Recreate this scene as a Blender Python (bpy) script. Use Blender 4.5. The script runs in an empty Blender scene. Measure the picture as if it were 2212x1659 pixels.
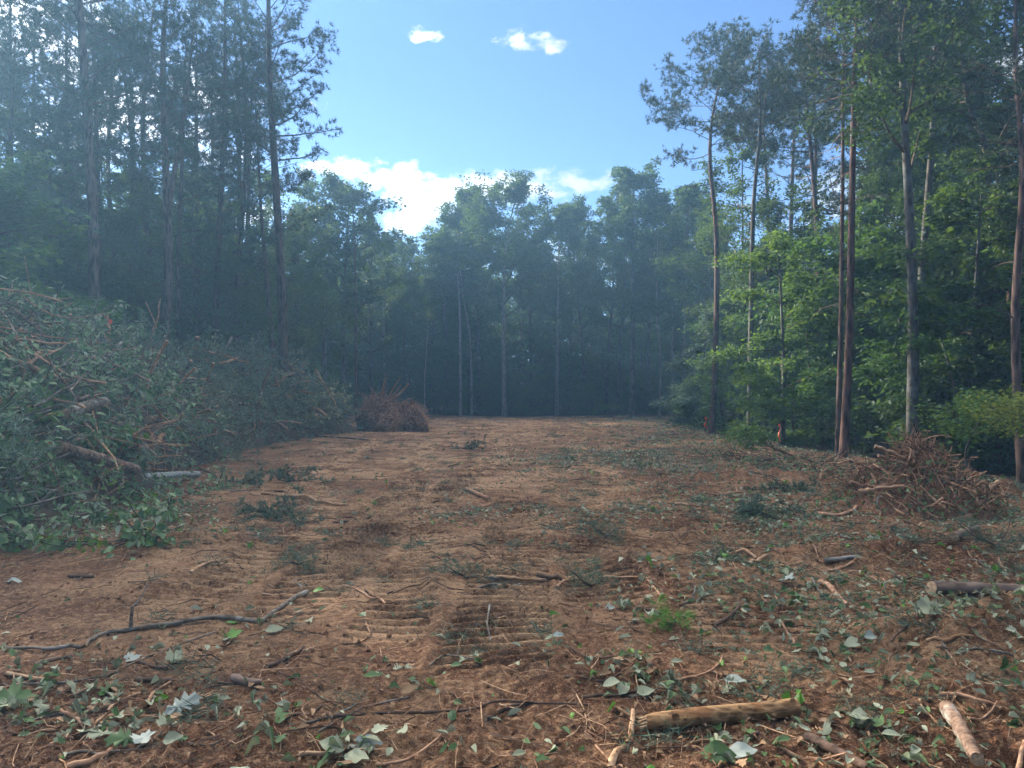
import bpy, math, random
import numpy as np
from mathutils import Vector, Matrix

# ------------------------------------------------------------------ camera, world, sun, exposure
scene = bpy.context.scene
col = scene.collection
CAM_H, F, CX, HY = 1.6, 1555.0, 1106.0, 850.0          # picture measures in a 2212 px wide frame
cam = bpy.data.cameras.new("camera"); cam_o = bpy.data.objects.new("camera", cam); col.objects.link(cam_o)
cam.sensor_width = 36.0; cam.lens = F / 2212.0 * 36.0
cam.clip_start = 0.05; cam.clip_end = 3000
cam_o.location = (0, 0, CAM_H)
cam_o.rotation_euler = (math.radians(90) + math.atan((HY - 829.5) / F), 0, 0)
scene.camera = cam_o

SUN_AZ, SUN_EL = -50.0, 23.0                           # degrees; azimuth from +Y, negative = left
EXPOSURE = 2.2
sun = bpy.data.lights.new("sun", 'SUN'); sun.energy = 3.5; sun.angle = math.radians(1.5); sun.color = (1.0, 0.90, 0.76)
sun_o = bpy.data.objects.new("sun", sun); col.objects.link(sun_o)
sd = Vector((math.sin(math.radians(SUN_AZ)) * math.cos(math.radians(SUN_EL)),
             math.cos(math.radians(SUN_AZ)) * math.cos(math.radians(SUN_EL)), math.sin(math.radians(SUN_EL))))
sun_o.rotation_euler = sd.to_track_quat('Z', 'Y').to_euler()

scene.view_settings.view_transform = 'Standard'
scene.view_settings.look = 'None'
scene.view_settings.exposure = EXPOSURE
scene.view_settings.gamma = 1.0
scene.view_settings.use_curve_mapping = False
cy = scene.cycles
cy.max_bounces = 6; cy.diffuse_bounces = 3; cy.glossy_bounces = 1; cy.transmission_bounces = 3
cy.volume_bounces = 0; cy.transparent_max_bounces = 4
cy.use_adaptive_sampling = True; cy.adaptive_threshold = 0.03
cy.sample_clamp_indirect = 4.0
cy.caustics_reflective = False; cy.caustics_refractive = False
cy.use_denoising = True

class NT:
    """tiny node helper"""
    def __init__(s, tree): s.t = tree; s.n = tree.nodes; s.l = tree.links
    def node(s, kind, **kw):
        n = s.n.new(kind)
        for k, v in kw.items(): setattr(n, k, v)
        return n
    def put(s, sock, v):
        if hasattr(v, 'is_output') or isinstance(v, bpy.types.NodeSocket): s.l.new(v, sock)
        elif v is not None: sock.default_value = v
    def m(s, op, a, b=None, c=None, clamp=False):
        n = s.node('ShaderNodeMath', operation=op, use_clamp=clamp)
        s.put(n.inputs[0], a)
        if b is not None: s.put(n.inputs[1], b)
        if c is not None: s.put(n.inputs[2], c)
        return n.outputs[0]
    def noise(s, vec, scale, detail=4, rough=0.55, dist=0.0):
        n = s.node('ShaderNodeTexNoise'); s.put(n.inputs['Vector'], vec)
        n.inputs['Scale'].default_value = scale; n.inputs['Detail'].default_value = detail
        n.inputs['Roughness'].default_value = rough; n.inputs['Distortion'].default_value = dist
        return n.outputs['Fac']
    def sstep(s, v, lo, hi, a=0.0, b=1.0):
        n = s.node('ShaderNodeMapRange', interpolation_type='SMOOTHSTEP')
        s.put(n.inputs[0], v); n.inputs[1].default_value = lo; n.inputs[2].default_value = hi
        s.put(n.inputs[3], a); s.put(n.inputs[4], b)
        return n.outputs[0]
    def mix(s, f, a, b, blend='MIX'):
        n = s.node('ShaderNodeMix', data_type='RGBA', blend_type=blend)
        s.put(n.inputs[0], f); s.put(n.inputs[6], c4(a)); s.put(n.inputs[7], c4(b))
        return n.outputs[2]

def c4(v):
    return (v[0], v[1], v[2], 1.0) if isinstance(v, tuple) and len(v) == 3 else v

def build_world():
    w = bpy.data.worlds.new("World"); scene.world = w; w.use_nodes = True
    T = NT(w.node_tree); T.n.clear()
    out = T.node('ShaderNodeOutputWorld'); bg = T.node('ShaderNodeBackground')
    sky = T.node('ShaderNodeTexSky', sky_type='NISHITA'); sky.sun_disc = False
    sky.sun_elevation = math.radians(SUN_EL); sky.sun_rotation = math.radians(SUN_AZ)
    sky.air_density = 1.0; sky.dust_density = 0.15; sky.ozone_density = 3.0
    tc = T.node('ShaderNodeTexCoord'); d = tc.outputs['Generated']
    sp = T.node('ShaderNodeSeparateXYZ'); T.put(sp.inputs[0], d)
    yy = T.m('MAXIMUM', sp.outputs[1], 0.05)
    qx = T.m('DIVIDE', sp.outputs[0], yy); qz = T.m('DIVIDE', sp.outputs[2], yy)
    front = T.sstep(sp.outputs[1], 0.12, 0.3)
    # cloud banks, placed by direction
    banks = [(745, 362, 85, 26), (845, 385, 105, 34), (940, 425, 90, 48), (885, 475, 75, 45), (1120, 405, 240, 40), (1260, 395, 120, 26),
             (1120, 80, 62, 34), (1185, 100, 70, 22), (912, 77, 62, 22), (2160, 140, 80, 60),
             (-60, 60, 420, 190), (260, 250, 280, 130), (420, 190, 90, 70), (-500, 200, 500, 330), (560, 470, 90, 36), (1400, 560, 330, 60), (1950, 450, 260, 120)]
    best = None
    for (px, py, rx, ry) in banks:
        a = T.m('DIVIDE', T.m('SUBTRACT', qx, (px - CX) / F), rx / F)
        b = T.m('DIVIDE', T.m('SUBTRACT', qz, (HY - py) / F), ry / F)
        r = T.m('SQRT', T.m('ADD', T.m('MULTIPLY', a, a), T.m('MULTIPLY', b, b)))
        v = T.m('SUBTRACT', 0.66 if ry < 36 and py < 120 else 0.9, r)
        best = v if best is None else T.m('MAXIMUM', best, v)
    best = T.m('MAXIMUM', best, -1.5)
    mp = T.node('ShaderNodeMapping'); T.put(mp.inputs[0], d); mp.inputs['Scale'].default_value = (1, 1, 1.7)
    n1 = T.noise(mp.outputs[0], 11.0, 9, 0.60, 0.3)
    n0 = T.noise(mp.outputs[0], 3.4, 4, 0.5)
    n2 = T.noise(mp.outputs[0], 42.0, 8, 0.62, 0.2)
    edge = T.m('ADD', T.m('MULTIPLY', T.m('SUBTRACT', n1, 0.5), 3.4), T.m('MULTIPLY', T.m('SUBTRACT', n2, 0.5), 3.0))
    dens = T.m('ADD', best, edge)
    mask = T.m('MULTIPLY', T.sstep(dens, -0.05, 1.15), front)
    # unseen broken cloud overhead, added and brightened as neutral fill light
    cb = T.sstep(T.m('ADD', n0, T.m('MULTIPLY', T.m('SUBTRACT', n1, 0.5), 0.5)), 0.36, 0.48)
    away = T.m('MULTIPLY', T.sstep(sp.outputs[2], 0.56, 0.70), T.sstep(sp.outputs[1], -0.45, 0.0))
    mask2 = T.m('MULTIPLY', cb, away)
    mk = T.m('MAXIMUM', mask, mask2)
    lum = T.sstep(T.m('ADD', n1, T.m('MULTIPLY', dens, 0.12)), 0.42, 0.80, 1.0, 0.45)
    cl = T.mix(lum, (0.62, 0.70, 0.84), (1.0, 0.97, 0.93))
    k = T.node('ShaderNodeVectorMath', operation='SCALE'); T.put(k.inputs[0], cl)
    dt = T.node('ShaderNodeVectorMath', operation='DOT_PRODUCT'); T.put(dt.inputs[0], d); dt.inputs[1].default_value = tuple(sd)
    T.put(k.inputs[3], T.m('ADD', T.m('ADD', 2.7, T.m('MULTIPLY', mask2, 5.5)), T.m('MULTIPLY', T.sstep(dt.outputs['Value'], 0.60, 0.97), 9.0)))
    tint = T.mix(1.0, sky.outputs[0], (0.36, 0.405, 0.51), 'MULTIPLY')
    fin = T.mix(mk, tint, k.outputs[0])
    T.put(bg.inputs[0], fin); bg.inputs[1].default_value = 0.10
    T.l.new(bg.outputs[0], out.inputs[0])
    w.cycles.sampling_method = 'MANUAL'; w.cycles.sample_map_resolution = 512
build_world()

# ------------------------------------------------------------------ noise and terrain
def _hash(ix, iy, seed):
    h = (ix.astype(np.int64) * 374761393 + iy.astype(np.int64) * 668265263 + seed * 982451653) & 0x7fffffff
    h = ((h ^ (h >> 13)) * 1274126177) & 0x7fffffff
    return ((h ^ (h >> 16)) & 0xffff) / 65535.0
def vn(x, y, seed=0):
    x = np.asarray(x, float); y = np.asarray(y, float)
    ix = np.floor(x); iy = np.floor(y); fx = x - ix; fy = y - iy
    fx = fx * fx * (3 - 2 * fx); fy = fy * fy * (3 - 2 * fy)
    a = _hash(ix, iy, seed); b = _hash(ix + 1, iy, seed); c = _hash(ix, iy + 1, seed); d = _hash(ix + 1, iy + 1, seed)
    return (a + (b - a) * fx) * (1 - fy) + (c + (d - c) * fx) * fy
def fbm(x, y, seed=0, o=4):
    s = 0; amp = 0.5; t = 0
    for k in range(o):
        s = s + vn(x * 2 ** k + 17.3 * k, y * 2 ** k - 9.1 * k, seed + k) * amp; t += amp; amp *= 0.5
    return s / t - 0.5
def ss(v, a, b):
    t = np.clip((v - a) / (b - a), 0, 1); return t * t * (3 - 2 * t)

EDGE_Y = [-40, 0, 10, 14.5, 18, 25, 38, 46, 52]
EDGE_R = [16, 15, 12.5, 10.6, 8.6, 9.0, 10.2, 11, 11]
def forest_mask(x, y):
    wob = 1.2 * fbm(x * 0.35, y * 0.35, 71, 3)
    r = np.interp(y, EDGE_Y, EDGE_R)
    return np.maximum(np.maximum(ss(x - r + wob, -0.5, 0.8), ss(y - 51 + 2 * wob, -0.8, 0.8)), ss(-x - 11.3 + wob, -0.5, 1.0))

# machine tracks: (centre x, slope, bow, half width, y from, y to, strength)
TRACKS = [(-0.85, -0.02, 0.05, 0.26, 4.6, 8.5, 0.75), (-2.6, 0.02, 0.2, 0.33, 5.2, 11, 0.6), (1.45, 0.0, 0.1, 0.28, 4.0, 8.5, 0.6), (-0.10, 0.012, 0.10, 0.33, 4.1, 10.5, 1.3), (-1.75, -0.03, 0.25, 0.30, 4.9, 24, 1.0), (-3.3, -0.05, 0.25, 0.33, 7.0, 30, 0.8),
          (0.62, 0.03, 0.2, 0.30, 5.4, 16, 0.9), (-1.5, 0.10, -0.3, 0.28, 6.5, 15, 0.9), (2.0, 0.05, 0.15, 0.30, 4.5, 12, 0.8), (-0.9, 0.02, -0.3, 0.30, 10, 40, 0.7), (1.2, 0.06, 0.3, 0.3, 12, 40, 0.6)]
def terrain(x, y, want=False):
    x = np.asarray(x, float); y = np.asarray(y, float)
    fm = forest_mask(x, y)
    z = 0.10 * fbm(x * 0.18, y * 0.18, 3, 3) + 0.11 * fbm(x * 0.7, y * 0.7, 11, 3)
    near = ss(y, 60, 25)
    rough = 0.35 + 0.65 * ss(fbm(x * 0.5 + 5, y * 0.5, 23, 2), -0.08, 0.1)
    rough = rough * (0.55 + 0.6 * ss(x, -0.5, 2.5)) + 0.5 * ss(y, 5.0, 3.5)
    comp = np.zeros_like(z + x)
    for (cx, sl, bow, hw, y0, y1, st) in TRACKS:
        c = cx + sl * (y - 5) + bow * np.sin((y - 4) * 0.28)
        u = (x - c) / hw
        on = ss(np.abs(u), 1.10, 0.92) * ss(y, y0 - .3, y0 + .3) * ss(y, y1 + 1, y1 - 1)
        brk = ss(fbm(x * 1.1, y * 0.8, int(31 + cx * 10), 2), -0.22, 0.02)
        ph = (y + 0.05 * np.sin(x * 5 + y) + 0.07 * fbm(x * 1.8, y * 1.8, 77, 2)) / 0.155
        fr = ph - np.floor(ph); w = 0.6 + 0.8 * vn(x * 5, np.floor(ph) * 3.7, 19)
        bar = np.exp(-((fr - 0.60) / 0.15) ** 2) * 0.020 - np.exp(-((fr - 0.34) / 0.12) ** 2) * 0.036
        z = z + st * on * (0.35 + 0.65 * brk) * w * bar * np.clip(0.75 + 0.12 * y, 1.2, 2.1)
        z = z + st * 0.020 * np.exp(-((np.abs(u) - 1.22) / 0.16) ** 2) * ss(y, y0 - .3, y0 + .3) * ss(y, y1 + 1, y1 - 1) * (0.3 + vn(x * 4, y * 4, 5))
        comp = np.maximum(comp, on * (0.5 + 0.5 * brk))
        rough = rough * (1 - 0.65 * on)
    z = z + rough * (0.085 * fbm(x * 2.2, y * 2.2, 41, 4) + 0.105 * np.abs(fbm(x * 7, y * 7, 51, 3)) + 0.055 * fbm(x * 18, y * 18, 61, 3))
    # ploughed mounds (x, y, sx, sy, h)
    for (mx, my, sx, sy, h) in [(2.95, 4.40, 0.80, 0.36, 0.33), (3.1, 3.75, 0.8, 0.35, 0.18), (2.75, 6.6, 0.9, 0.35, 0.17), (0.25, 4.05, 0.6, 0.20, 0.075), (-0.62, 5.9, 0.10, 0.55, 0.10),
                                (2.0, 5.9, 0.65, 0.5, 0.14), (1.55, 7.8, 0.8, 0.35, 0.12), (-3.6, 7.3, 1.1, 0.45, 0.14), (3.9, 7.0, 1.0, 0.6, 0.18), (5.5, 10.0, 2.6, 1.5, 0.10), (7.3, 10.8, 1.1, .45, .24), (6.6, 8.2, 1.2, .4, .16),
                                (0.95, 6.3, 0.32, 0.25, 0.10), (-2.6, 4.0, 0.9, 0.25, 0.06), (4.5, 13.2, 1.6, 0.5, 0.22), (1.9, 8.9, 0.6, 0.3, 0.09), (-1.0, 3.2, 0.9, 0.3, 0.05)]:
        g = np.exp(-((x - mx) / sx) ** 2 - ((y - my) / sy) ** 2)
        z = z + h * g * (0.75 + 1.3 * fbm(x * 3.5, y * 3.5, 91, 3)) + 0.05 * g * np.abs(fbm(x * 12, y * 12, 95, 2))
        comp = comp * (1 - 0.8 * g)
    comp = np.maximum(comp, 0.85 * np.exp(-((x + 1.3 - 0.04 * y) / (1.3 + .16 * y)) ** 2) * ss(y, 4.2, 6.0) * (0.7 + fbm(x * .6, y * .4, 99, 3)))
    z = z - 0.35 * ss(x, 7.5, 12) * ss(y, 8, 14) * ss(y, 40, 25)
    z = z + 0.25 * fm * np.abs(fbm(x * 0.5, y * 0.5, 15, 3)) + ss(y, 50, 75) * 0.5 + ss(y, 90, 200) * 3
    if want: return z, comp, fm
    return z

# ------------------------------------------------------------------ the long debris heap at the left
HEAP_Y = [5.0, 7.0, 9.0, 12, 15.5, 18.5, 22, 26, 29.5, 31.0]
FOOT_X = [-4.6, -5.0, -5.3, -6.1, -6.9, -7.3, -7.5, -7.3, -6.6, -6.4]
TOP_Z = [0.25, 0.9, 1.7, 2.65, 2.5, 2.3, 2.35, 2.6, 2.3, 0.9]
def heap(x, y):
    x = np.asarray(x, float); y = np.asarray(y, float)
    foot = np.interp(y, HEAP_Y, FOOT_X) + 0.5 * fbm(y * 0.6, x * 0 + 3, 5, 2)
    h = np.interp(y, HEAP_Y, TOP_Z) * (1 + 0.45 * fbm(x * 0.45, y * 0.45, 8, 3) + 0.55 * fbm(x * 1.1, y * 1.1, 9, 2))
    hw = 2.6
    d = (foot - hw - x) / hw
    prof = np.where(d < 0, np.clip(1 - np.abs(d) ** 1.7, 0, 1) ** 0.75, np.clip(1 - np.abs(d / 1.3) ** 2.4, 0, 1))
    return h * prof * ss(y, 4.6, 5.6) * ss(y, 31.6, 30.4)
def surf(x, y): return terrain(x, y) + heap(x, y)

def hit(px, py, heapy=False, maxd=70.0):
    """where the view ray through a picture point meets the ground (or the heap)"""
    f = surf if heapy else terrain
    D = np.exp(np.linspace(math.log(1.5), math.log(maxd), 700))
    X = (px - CX) / F * D; Z = CAM_H - (py - HY) / F * D
    g = f(X, D)
    k = np.where(Z <= g)[0]
    i = k[0] if len(k) else len(D) - 1
    return Vector((float(X[i]), float(D[i]), float(g[i])))
def at(px, py, D): return Vector(((px - CX) / F * D, D, CAM_H - (py - HY) / F * D))
def gz(x, y): return float(terrain(x, y))

# ------------------------------------------------------------------ mesh collecting
class Geo:
    def __init__(s): s.v = []; s.f = []; s.m = []; s.r = []; s.n = 0
    def add(s, V, Fc, mat=0, rnd=0.5):
        """V (n,3); Fc (m,k) int array"""
        V = np.asarray(V, np.float32); Fc = np.asarray(Fc, np.int64)
        s.v.append(V); s.f.append(Fc + s.n); s.m.append(np.full(len(Fc), mat, np.int32))
        s.r.append(np.full(len(V), rnd, np.float32) if np.isscalar(rnd) else np.asarray(rnd, np.float32))
        s.n += len(V)
    def tube(s, pts, rad, seg=6, mat=0, cap=0, rnd=0.5, rough=0.0, rng=None):
        P = np.asarray([tuple(p) for p in pts], float); n = len(P)
        R = np.asarray(rad, float) if not np.isscalar(rad) else np.full(n, float(rad))
        T = np.gradient(P, axis=0); T /= np.linalg.norm(T, axis=1)[:, None] + 1e-9
        up = np.array([0, 0, 1.0]) if abs(T[0][2]) < 0.9 else np.array([1.0, 0, 0])
        U = np.cross(T, up); bad = np.linalg.norm(U, axis=1) < 1e-3; U[bad] = np.cross(T[bad], [0.3, 1, 0.2])
        U /= np.linalg.norm(U, axis=1)[:, None] + 1e-9
        for i in range(1, n):
            if np.dot(U[i], U[i - 1]) < 0: U[i] = -U[i]
        W = np.cross(T, U)
        a = np.arange(seg) * 2 * math.pi / seg
        rr = R[:, None] * np.ones(seg)[None]
        if rough: rr = rr * (1 + rough * ((rng or np.random.default_rng(3)).random((n, seg)) - 0.5))
        V = P[:, None] + rr[..., None] * (np.cos(a)[None, :, None] * U[:, None] + np.sin(a)[None, :, None] * W[:, None])
        i = np.arange(n - 1)[:, None] * seg; j = np.arange(seg)[None]; k = (j + 1) % seg
        Q = np.stack([i + j, i + k, i + seg + k, i + seg + j], -1).reshape(-1, 4)
        s.add(V.reshape(-1, 3), Q, mat, rnd)
        for e, row in ((0, V[0]), (1, V[-1])):
            c = row.mean(0)
            jag = row + (T[0 if e == 0 else -1] * 0)
            tri = np.stack([np.full(seg, seg), np.arange(seg), (np.arange(seg) + 1) % seg], -1)
            if e == 0: tri = tri[:, ::-1]
            s.add(np.vstack([jag, c[None] + (T[-1] if e else -T[0]) * R[-1 if e else 0] * 0.12]), tri, cap, rnd)
    def leaves(s, tmpl, pos, dirs, nrm, size, mat=0, rnd=None, curl=None, fold=None):
        """tmpl = (verts (k,3) x along, y across, z up ; faces list); one copy per pos"""
        tv, tf = tmpl; tv = np.asarray(tv, float)
        pos = np.asarray(pos, float); N = len(pos)
        if N == 0: return
        d = np.asarray(dirs, float); d = d / (np.linalg.norm(d, axis=1)[:, None] + 1e-9)
        nn = np.asarray(nrm, float); side = np.cross(nn, d); side /= np.linalg.norm(side, axis=1)[:, None] + 1e-9
        up = np.cross(d, side)
        sz = np.asarray(size, float) if not np.isscalar(size) else np.full(N, float(size))
        zc = np.ones(N) if curl is None else curl; wc = np.ones(N) if fold is None else fold
        extra = 0 if curl is None else (np.abs(tv[None, :, 1]) * (1 - wc[:, None]) * 1.3 + 0.12 * (zc[:, None] - 1) * (tv[None, :, 0] - .5) ** 2 * 2)
        V = pos[:, None] + sz[:, None, None] * (tv[None, :, 0, None] * d[:, None] + (tv[None, :, 1] * wc[:, None])[..., None] * side[:, None] + (tv[None, :, 2] * zc[:, None] + extra)[..., None] * up[:, None])
        k = len(tv)
        r = np.repeat(np.random.default_rng(N).random(N) if rnd is None else rnd, k)
        base = s.n
        s.v.append(V.reshape(-1, 3).astype(np.float32)); s.r.append(r.astype(np.float32)); s.n += N * k
        for grp in tf:
            g = np.asarray(grp, np.int64)
            s.f.append((g[None] + (np.arange(N) * k)[:, None, None] + base).reshape(-1, g.shape[1]))
            s.m.append(np.full(N * len(g), mat, np.int32))
    def mesh(s, name, mats, smooth=False):
        V = np.concatenate(s.v); R = np.concatenate(s.r)
        cnt = np.concatenate([np.full(len(f), f.shape[1], np.int32) for f in s.f])
        idx = np.concatenate([f.reshape(-1) for f in s.f]).astype(np.int32)
        mi = np.concatenate(s.m)
        me = bpy.data.meshes.new(name)
        me.vertices.add(len(V)); me.vertices.foreach_set('co', V.reshape(-1).astype(np.float32))
        me.loops.add(len(idx)); me.loops.foreach_set('vertex_index', idx)
        me.polygons.add(len(cnt))
        st = np.concatenate([[0], np.cumsum(cnt)[:-1]]).astype(np.int32)
        me.polygons.foreach_set('loop_start', st)
        try: me.polygons.foreach_set('loop_total', cnt)
        except Exception: pass
        me.polygons.foreach_set('material_index', mi)
        me.polygons.foreach_set('use_smooth', np.full(len(cnt), smooth, bool))
        at_ = me.attributes.new('rnd', 'FLOAT', 'POINT'); at_.data.foreach_set('value', R)
        for m in mats: me.materials.append(m)
        me.update(calc_edges=True)
        return me
    def build(s, name, mats, parent=None, smooth=False):
        o = bpy.data.objects.new(name, s.mesh(name, mats if isinstance(mats, (list, tuple)) else [mats], smooth))
        col.objects.link(o)
        if parent: o.parent = parent
        return o

def tag(o, label=None, cat=None, group=None, kind=None):
    if label: o['label'] = label
    if cat: o['category'] = cat
    if group: o['group'] = group
    if kind: o['kind'] = kind
    return o
def empty(name, loc):
    o = bpy.data.objects.new(name, None); o.location = loc; col.objects.link(o); o.empty_display_size = 0.2
    return o

# leaf outlines
OVAL = ([(0, 0, 0), (0.30, 0.24, 0.05), (0.68, 0.20, 0.03), (1, 0, -0.08), (0.68, -0.20, 0.03), (0.30, -0.24, 0.05), (0.5, 0, -0.03)],
        [[(0, 6, 1), (1, 6, 2), (2, 6, 3), (3, 6, 4), (4, 6, 5), (5, 6, 0)]])
DIAM = ([(0, 0, 0), (0.45, 0.30, 0.06), (1, 0, -0.05), (0.45, -0.30, 0.06)], [[(0, 3, 2, 1)]])
def lobed(pts, curl=0.1):
    half = pts
    out = [(0, 0, 0)] + [(x, y, curl * (y * y * 3 - 0.25 * x)) for x, y in half] + [(1, 0, -0.25 * curl)] + [(x, -y, curl * (y * y * 3 - 0.25 * x)) for x, y in half[::-1]]
    c = len(out); out = out + [(0.42, 0, -0.02)]
    return (out, [[(i, (i + 1) % c, c)[::-1] for i in range(c)]])
OAK = lobed([(0.12, 0.05), (0.2, 0.16), (0.3, 0.08), (0.42, 0.30), (0.52, 0.10), (0.66, 0.34), (0.72, 0.12), (0.88, 0.2), (0.9, 0.07)], 0.35)
MAPLE = lobed([(-0.04, 0.22), (0.08, 0.34), (0.16, 0.30), (0.30, 0.52), (0.36, 0.40), (0.55, 0.50), (0.52, 0.22), (0.75, 0.22), (0.78, 0.10)], 0.25)
BEECH = lobed([(0.1, 0.12), (0.25, 0.25), (0.45, 0.30), (0.65, 0.25), (0.85, 0.12)], 0.5)
CURLED = lobed([(0.1, 0.10), (0.25, 0.20), (0.45, 0.24), (0.65, 0.20), (0.85, 0.10)], 1.6)
NEEDLE = ([(0, -0.055, 0), (1, 0, 0), (0, 0.055, 0)], [[(0, 1, 2)]])

# ------------------------------------------------------------------ materials
def new_mat(name):
    m = bpy.data.materials.new(name); m.use_nodes = True
    T = NT(m.node_tree); T.n.clear()
    o = T.node('ShaderNodeOutputMaterial')
    return m, T, o
def leaf_mat(name, c1, c2, back=None, trans=0.35, tcol=None, rough=0.55, spec=0.35):
    m, T, o = new_mat(name)
    a = T.node('ShaderNodeAttribute', attribute_name='rnd')
    oi = T.node('ShaderNodeObjectInfo')
    f = T.m('ADD', T.m('MULTIPLY', a.outputs['Fac'], 0.75), T.m('MULTIPLY', oi.outputs['Random'], 0.35), clamp=True)
    c = T.mix(f, c1, c2)
    if back:
        g = T.node('ShaderNodeNewGeometry')
        c = T.mix(T.m('MULTIPLY', g.outputs['Backfacing'], 0.9), c, back)
    p = T.node('ShaderNodeBsdfPrincipled'); T.put(p.inputs['Base Color'], c)
    p.inputs['Roughness'].default_value = rough; p.inputs['Specular IOR Level'].default_value = spec
    t = T.node('ShaderNodeBsdfTranslucent')
    T.put(t.inputs[0], T.mix(0.6, c, tcol) if tcol else c)
    ms = T.node('ShaderNodeMixShader'); ms.inputs[0].default_value = trans
    T.l.new(p.outputs[0], ms.inputs[1]); T.l.new(t.outputs[0], ms.inputs[2]); T.l.new(ms.outputs[0], o.inputs[0])
    return m
def bark_mat(name, c1, c2, scale=1.0, c3=None, rough=0.9, bump=0.5):
    lying = any(w in name for w in ('log', 'stick', 'wood', 'silver', 'orange'))
    m, T, o = new_mat(name)
    tc = T.node('ShaderNodeTexCoord'); mp = T.node('ShaderNodeMapping')
    T.put(mp.inputs[0], tc.outputs['Object']); mp.inputs['Scale'].default_value = (4 * scale, 12 * scale, 14 * scale) if lying else (14 * scale, 14 * scale, 3.0 * scale)
    n = T.noise(mp.outputs[0], 1.0, 5, 0.65)
    v = T.node('ShaderNodeTexVoronoi'); T.put(v.inputs['Vector'], mp.outputs[0]); v.inputs['Scale'].default_value = 1.1
    f = T.m('ADD', T.m('MULTIPLY', n, 0.8), T.m('MULTIPLY', v.outputs['Distance'], 0.35), clamp=True)
    c = T.mix(T.sstep(f, 0.35, 0.75), c1, c2)
    if c3:
        n2 = T.noise(tc.outputs['Object'], 2.2 * scale, 4, 0.6)
        c = T.mix(T.sstep(n2, 0.50, 0.62), c, c3)
    oi = T.node('ShaderNodeObjectInfo')
    hs = T.node('ShaderNodeHueSaturation'); T.put(hs.inputs['Value'], T.m('ADD', 0.8, T.m('MULTIPLY', oi.outputs['Random'], 0.4))); T.put(hs.inputs['Color'], c)
    p = T.node('ShaderNodeBsdfPrincipled'); T.put(p.inputs['Base Color'], hs.outputs[0])
    p.inputs['Roughness'].default_value = rough; p.inputs['Specular IOR Level'].default_value = 0.2
    b = T.node('ShaderNodeBump'); b.inputs['Strength'].default_value = bump; b.inputs['Distance'].default_value = 0.02; T.put(b.inputs['Height'], f)
    T.l.new(b.outputs[0], p.inputs['Normal']); T.l.new(p.outputs[0], o.inputs[0])
    return m
def wood_mat(name, c1, c2):
    m, T, o = new_mat(name)
    tc = T.node('ShaderNodeTexCoord')
    n = T.noise(tc.outputs['Object'], 55, 4, 0.6)
    p = T.node('ShaderNodeBsdfPrincipled'); T.put(p.inputs['Base Color'], T.mix(T.sstep(n, .35, .65), c1, c2)); p.inputs['Roughness'].default_value = 0.85
    T.l.new(p.outputs[0], o.inputs[0]); return m

M = {}
M['leaf_far'] = leaf_mat('far broadleaf foliage', (0.022, 0.052, 0.020), (0.050, 0.095, 0.028), trans=0.32, tcol=(0.16, 0.26, 0.03))
M['leaf_dark'] = leaf_mat('dark broadleaf foliage', (0.018, 0.046, 0.017), (0.048, 0.100, 0.026), trans=0.36, tcol=(0.17, 0.27, 0.03))
M['leaf_mid'] = leaf_mat('mid green foliage', (0.028, 0.070, 0.022), (0.070, 0.150, 0.038), trans=0.38, tcol=(0.16, 0.30, 0.03))
M['leaf_light'] = leaf_mat('fresh green foliage', (0.045, 0.11, 0.026), (0.10, 0.20, 0.045), trans=0.4, tcol=(0.25, 0.38, 0.04))
M['leaf_pale'] = leaf_mat('silvery green foliage', (0.07, 0.13, 0.07), (0.16, 0.23, 0.14), trans=0.3)
M['leaf_yellow'] = leaf_mat('yellowing and painted sunlit foliage', (0.15, 0.22, 0.035), (0.28, 0.32, 0.05), trans=0.4)  # yellowing leaves; on the deep trees the colour stands in for sunlight
M['needle'] = leaf_mat('pine needles', (0.020, 0.045, 0.024), (0.045, 0.080, 0.034), trans=0.18, rough=0.6)
M['needle_cut'] = leaf_mat('cut pine needles', (0.05, 0.09, 0.06), (0.12, 0.17, 0.10), trans=0.15, rough=0.6)
M['heap_leaf'] = leaf_mat('wilting heap leaves', (0.06, 0.125, 0.05), (0.18, 0.28, 0.12), back=(0.40, 0.46, 0.34), trans=0.25)
M['heap_needle'] = leaf_mat('wilting pine boughs', (0.05, 0.09, 0.06), (0.22, 0.29, 0.19), trans=0.15, rough=0.6)
M['heap_pale'] = leaf_mat('dry pale leaves', (0.14, 0.17, 0.08), (0.28, 0.28, 0.14), back=(0.30, 0.32, 0.2), trans=0.2)
M['lit_pale'] = leaf_mat('pale leaf undersides', (0.14, 0.16, 0.09), (0.40, 0.42, 0.29), trans=0.12, rough=0.7)
M['lit_green'] = leaf_mat('green fallen leaves', (0.045, 0.09, 0.03), (0.11, 0.19, 0.06), back=(0.24, 0.27, 0.16), trans=0.2)
M['lit_bright'] = leaf_mat('bright fallen leaves', (0.09, 0.22, 0.03), (0.16, 0.34, 0.05), trans=0.25)
M['lit_brown'] = leaf_mat('brown fallen leaves', (0.16, 0.09, 0.045), (0.42, 0.26, 0.14), trans=0.12, rough=0.8)
M['lit_white'] = leaf_mat('bluish white leaf undersides', (0.25, 0.29, 0.25), (0.36, 0.39, 0.34), trans=0.1, rough=0.7)
M['pine_bark'] = bark_mat('pine bark', (0.022, 0.015, 0.013), (0.15, 0.095, 0.075), 0.8, bump=1.0)
M['red_bark'] = bark_mat('red pine bark', (0.024, 0.015, 0.012), (0.145, 0.083, 0.064), 0.8, bump=1.0)
M['gray_bark'] = bark_mat('gray bark', (0.035, 0.031, 0.026), (0.13, 0.118, 0.10), 0.9, (0.15, 0.155, 0.14))
M['pale_bark'] = bark_mat('pale stem bark', (0.13, 0.12, 0.10), (0.32, 0.30, 0.26), 1.2)
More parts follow.
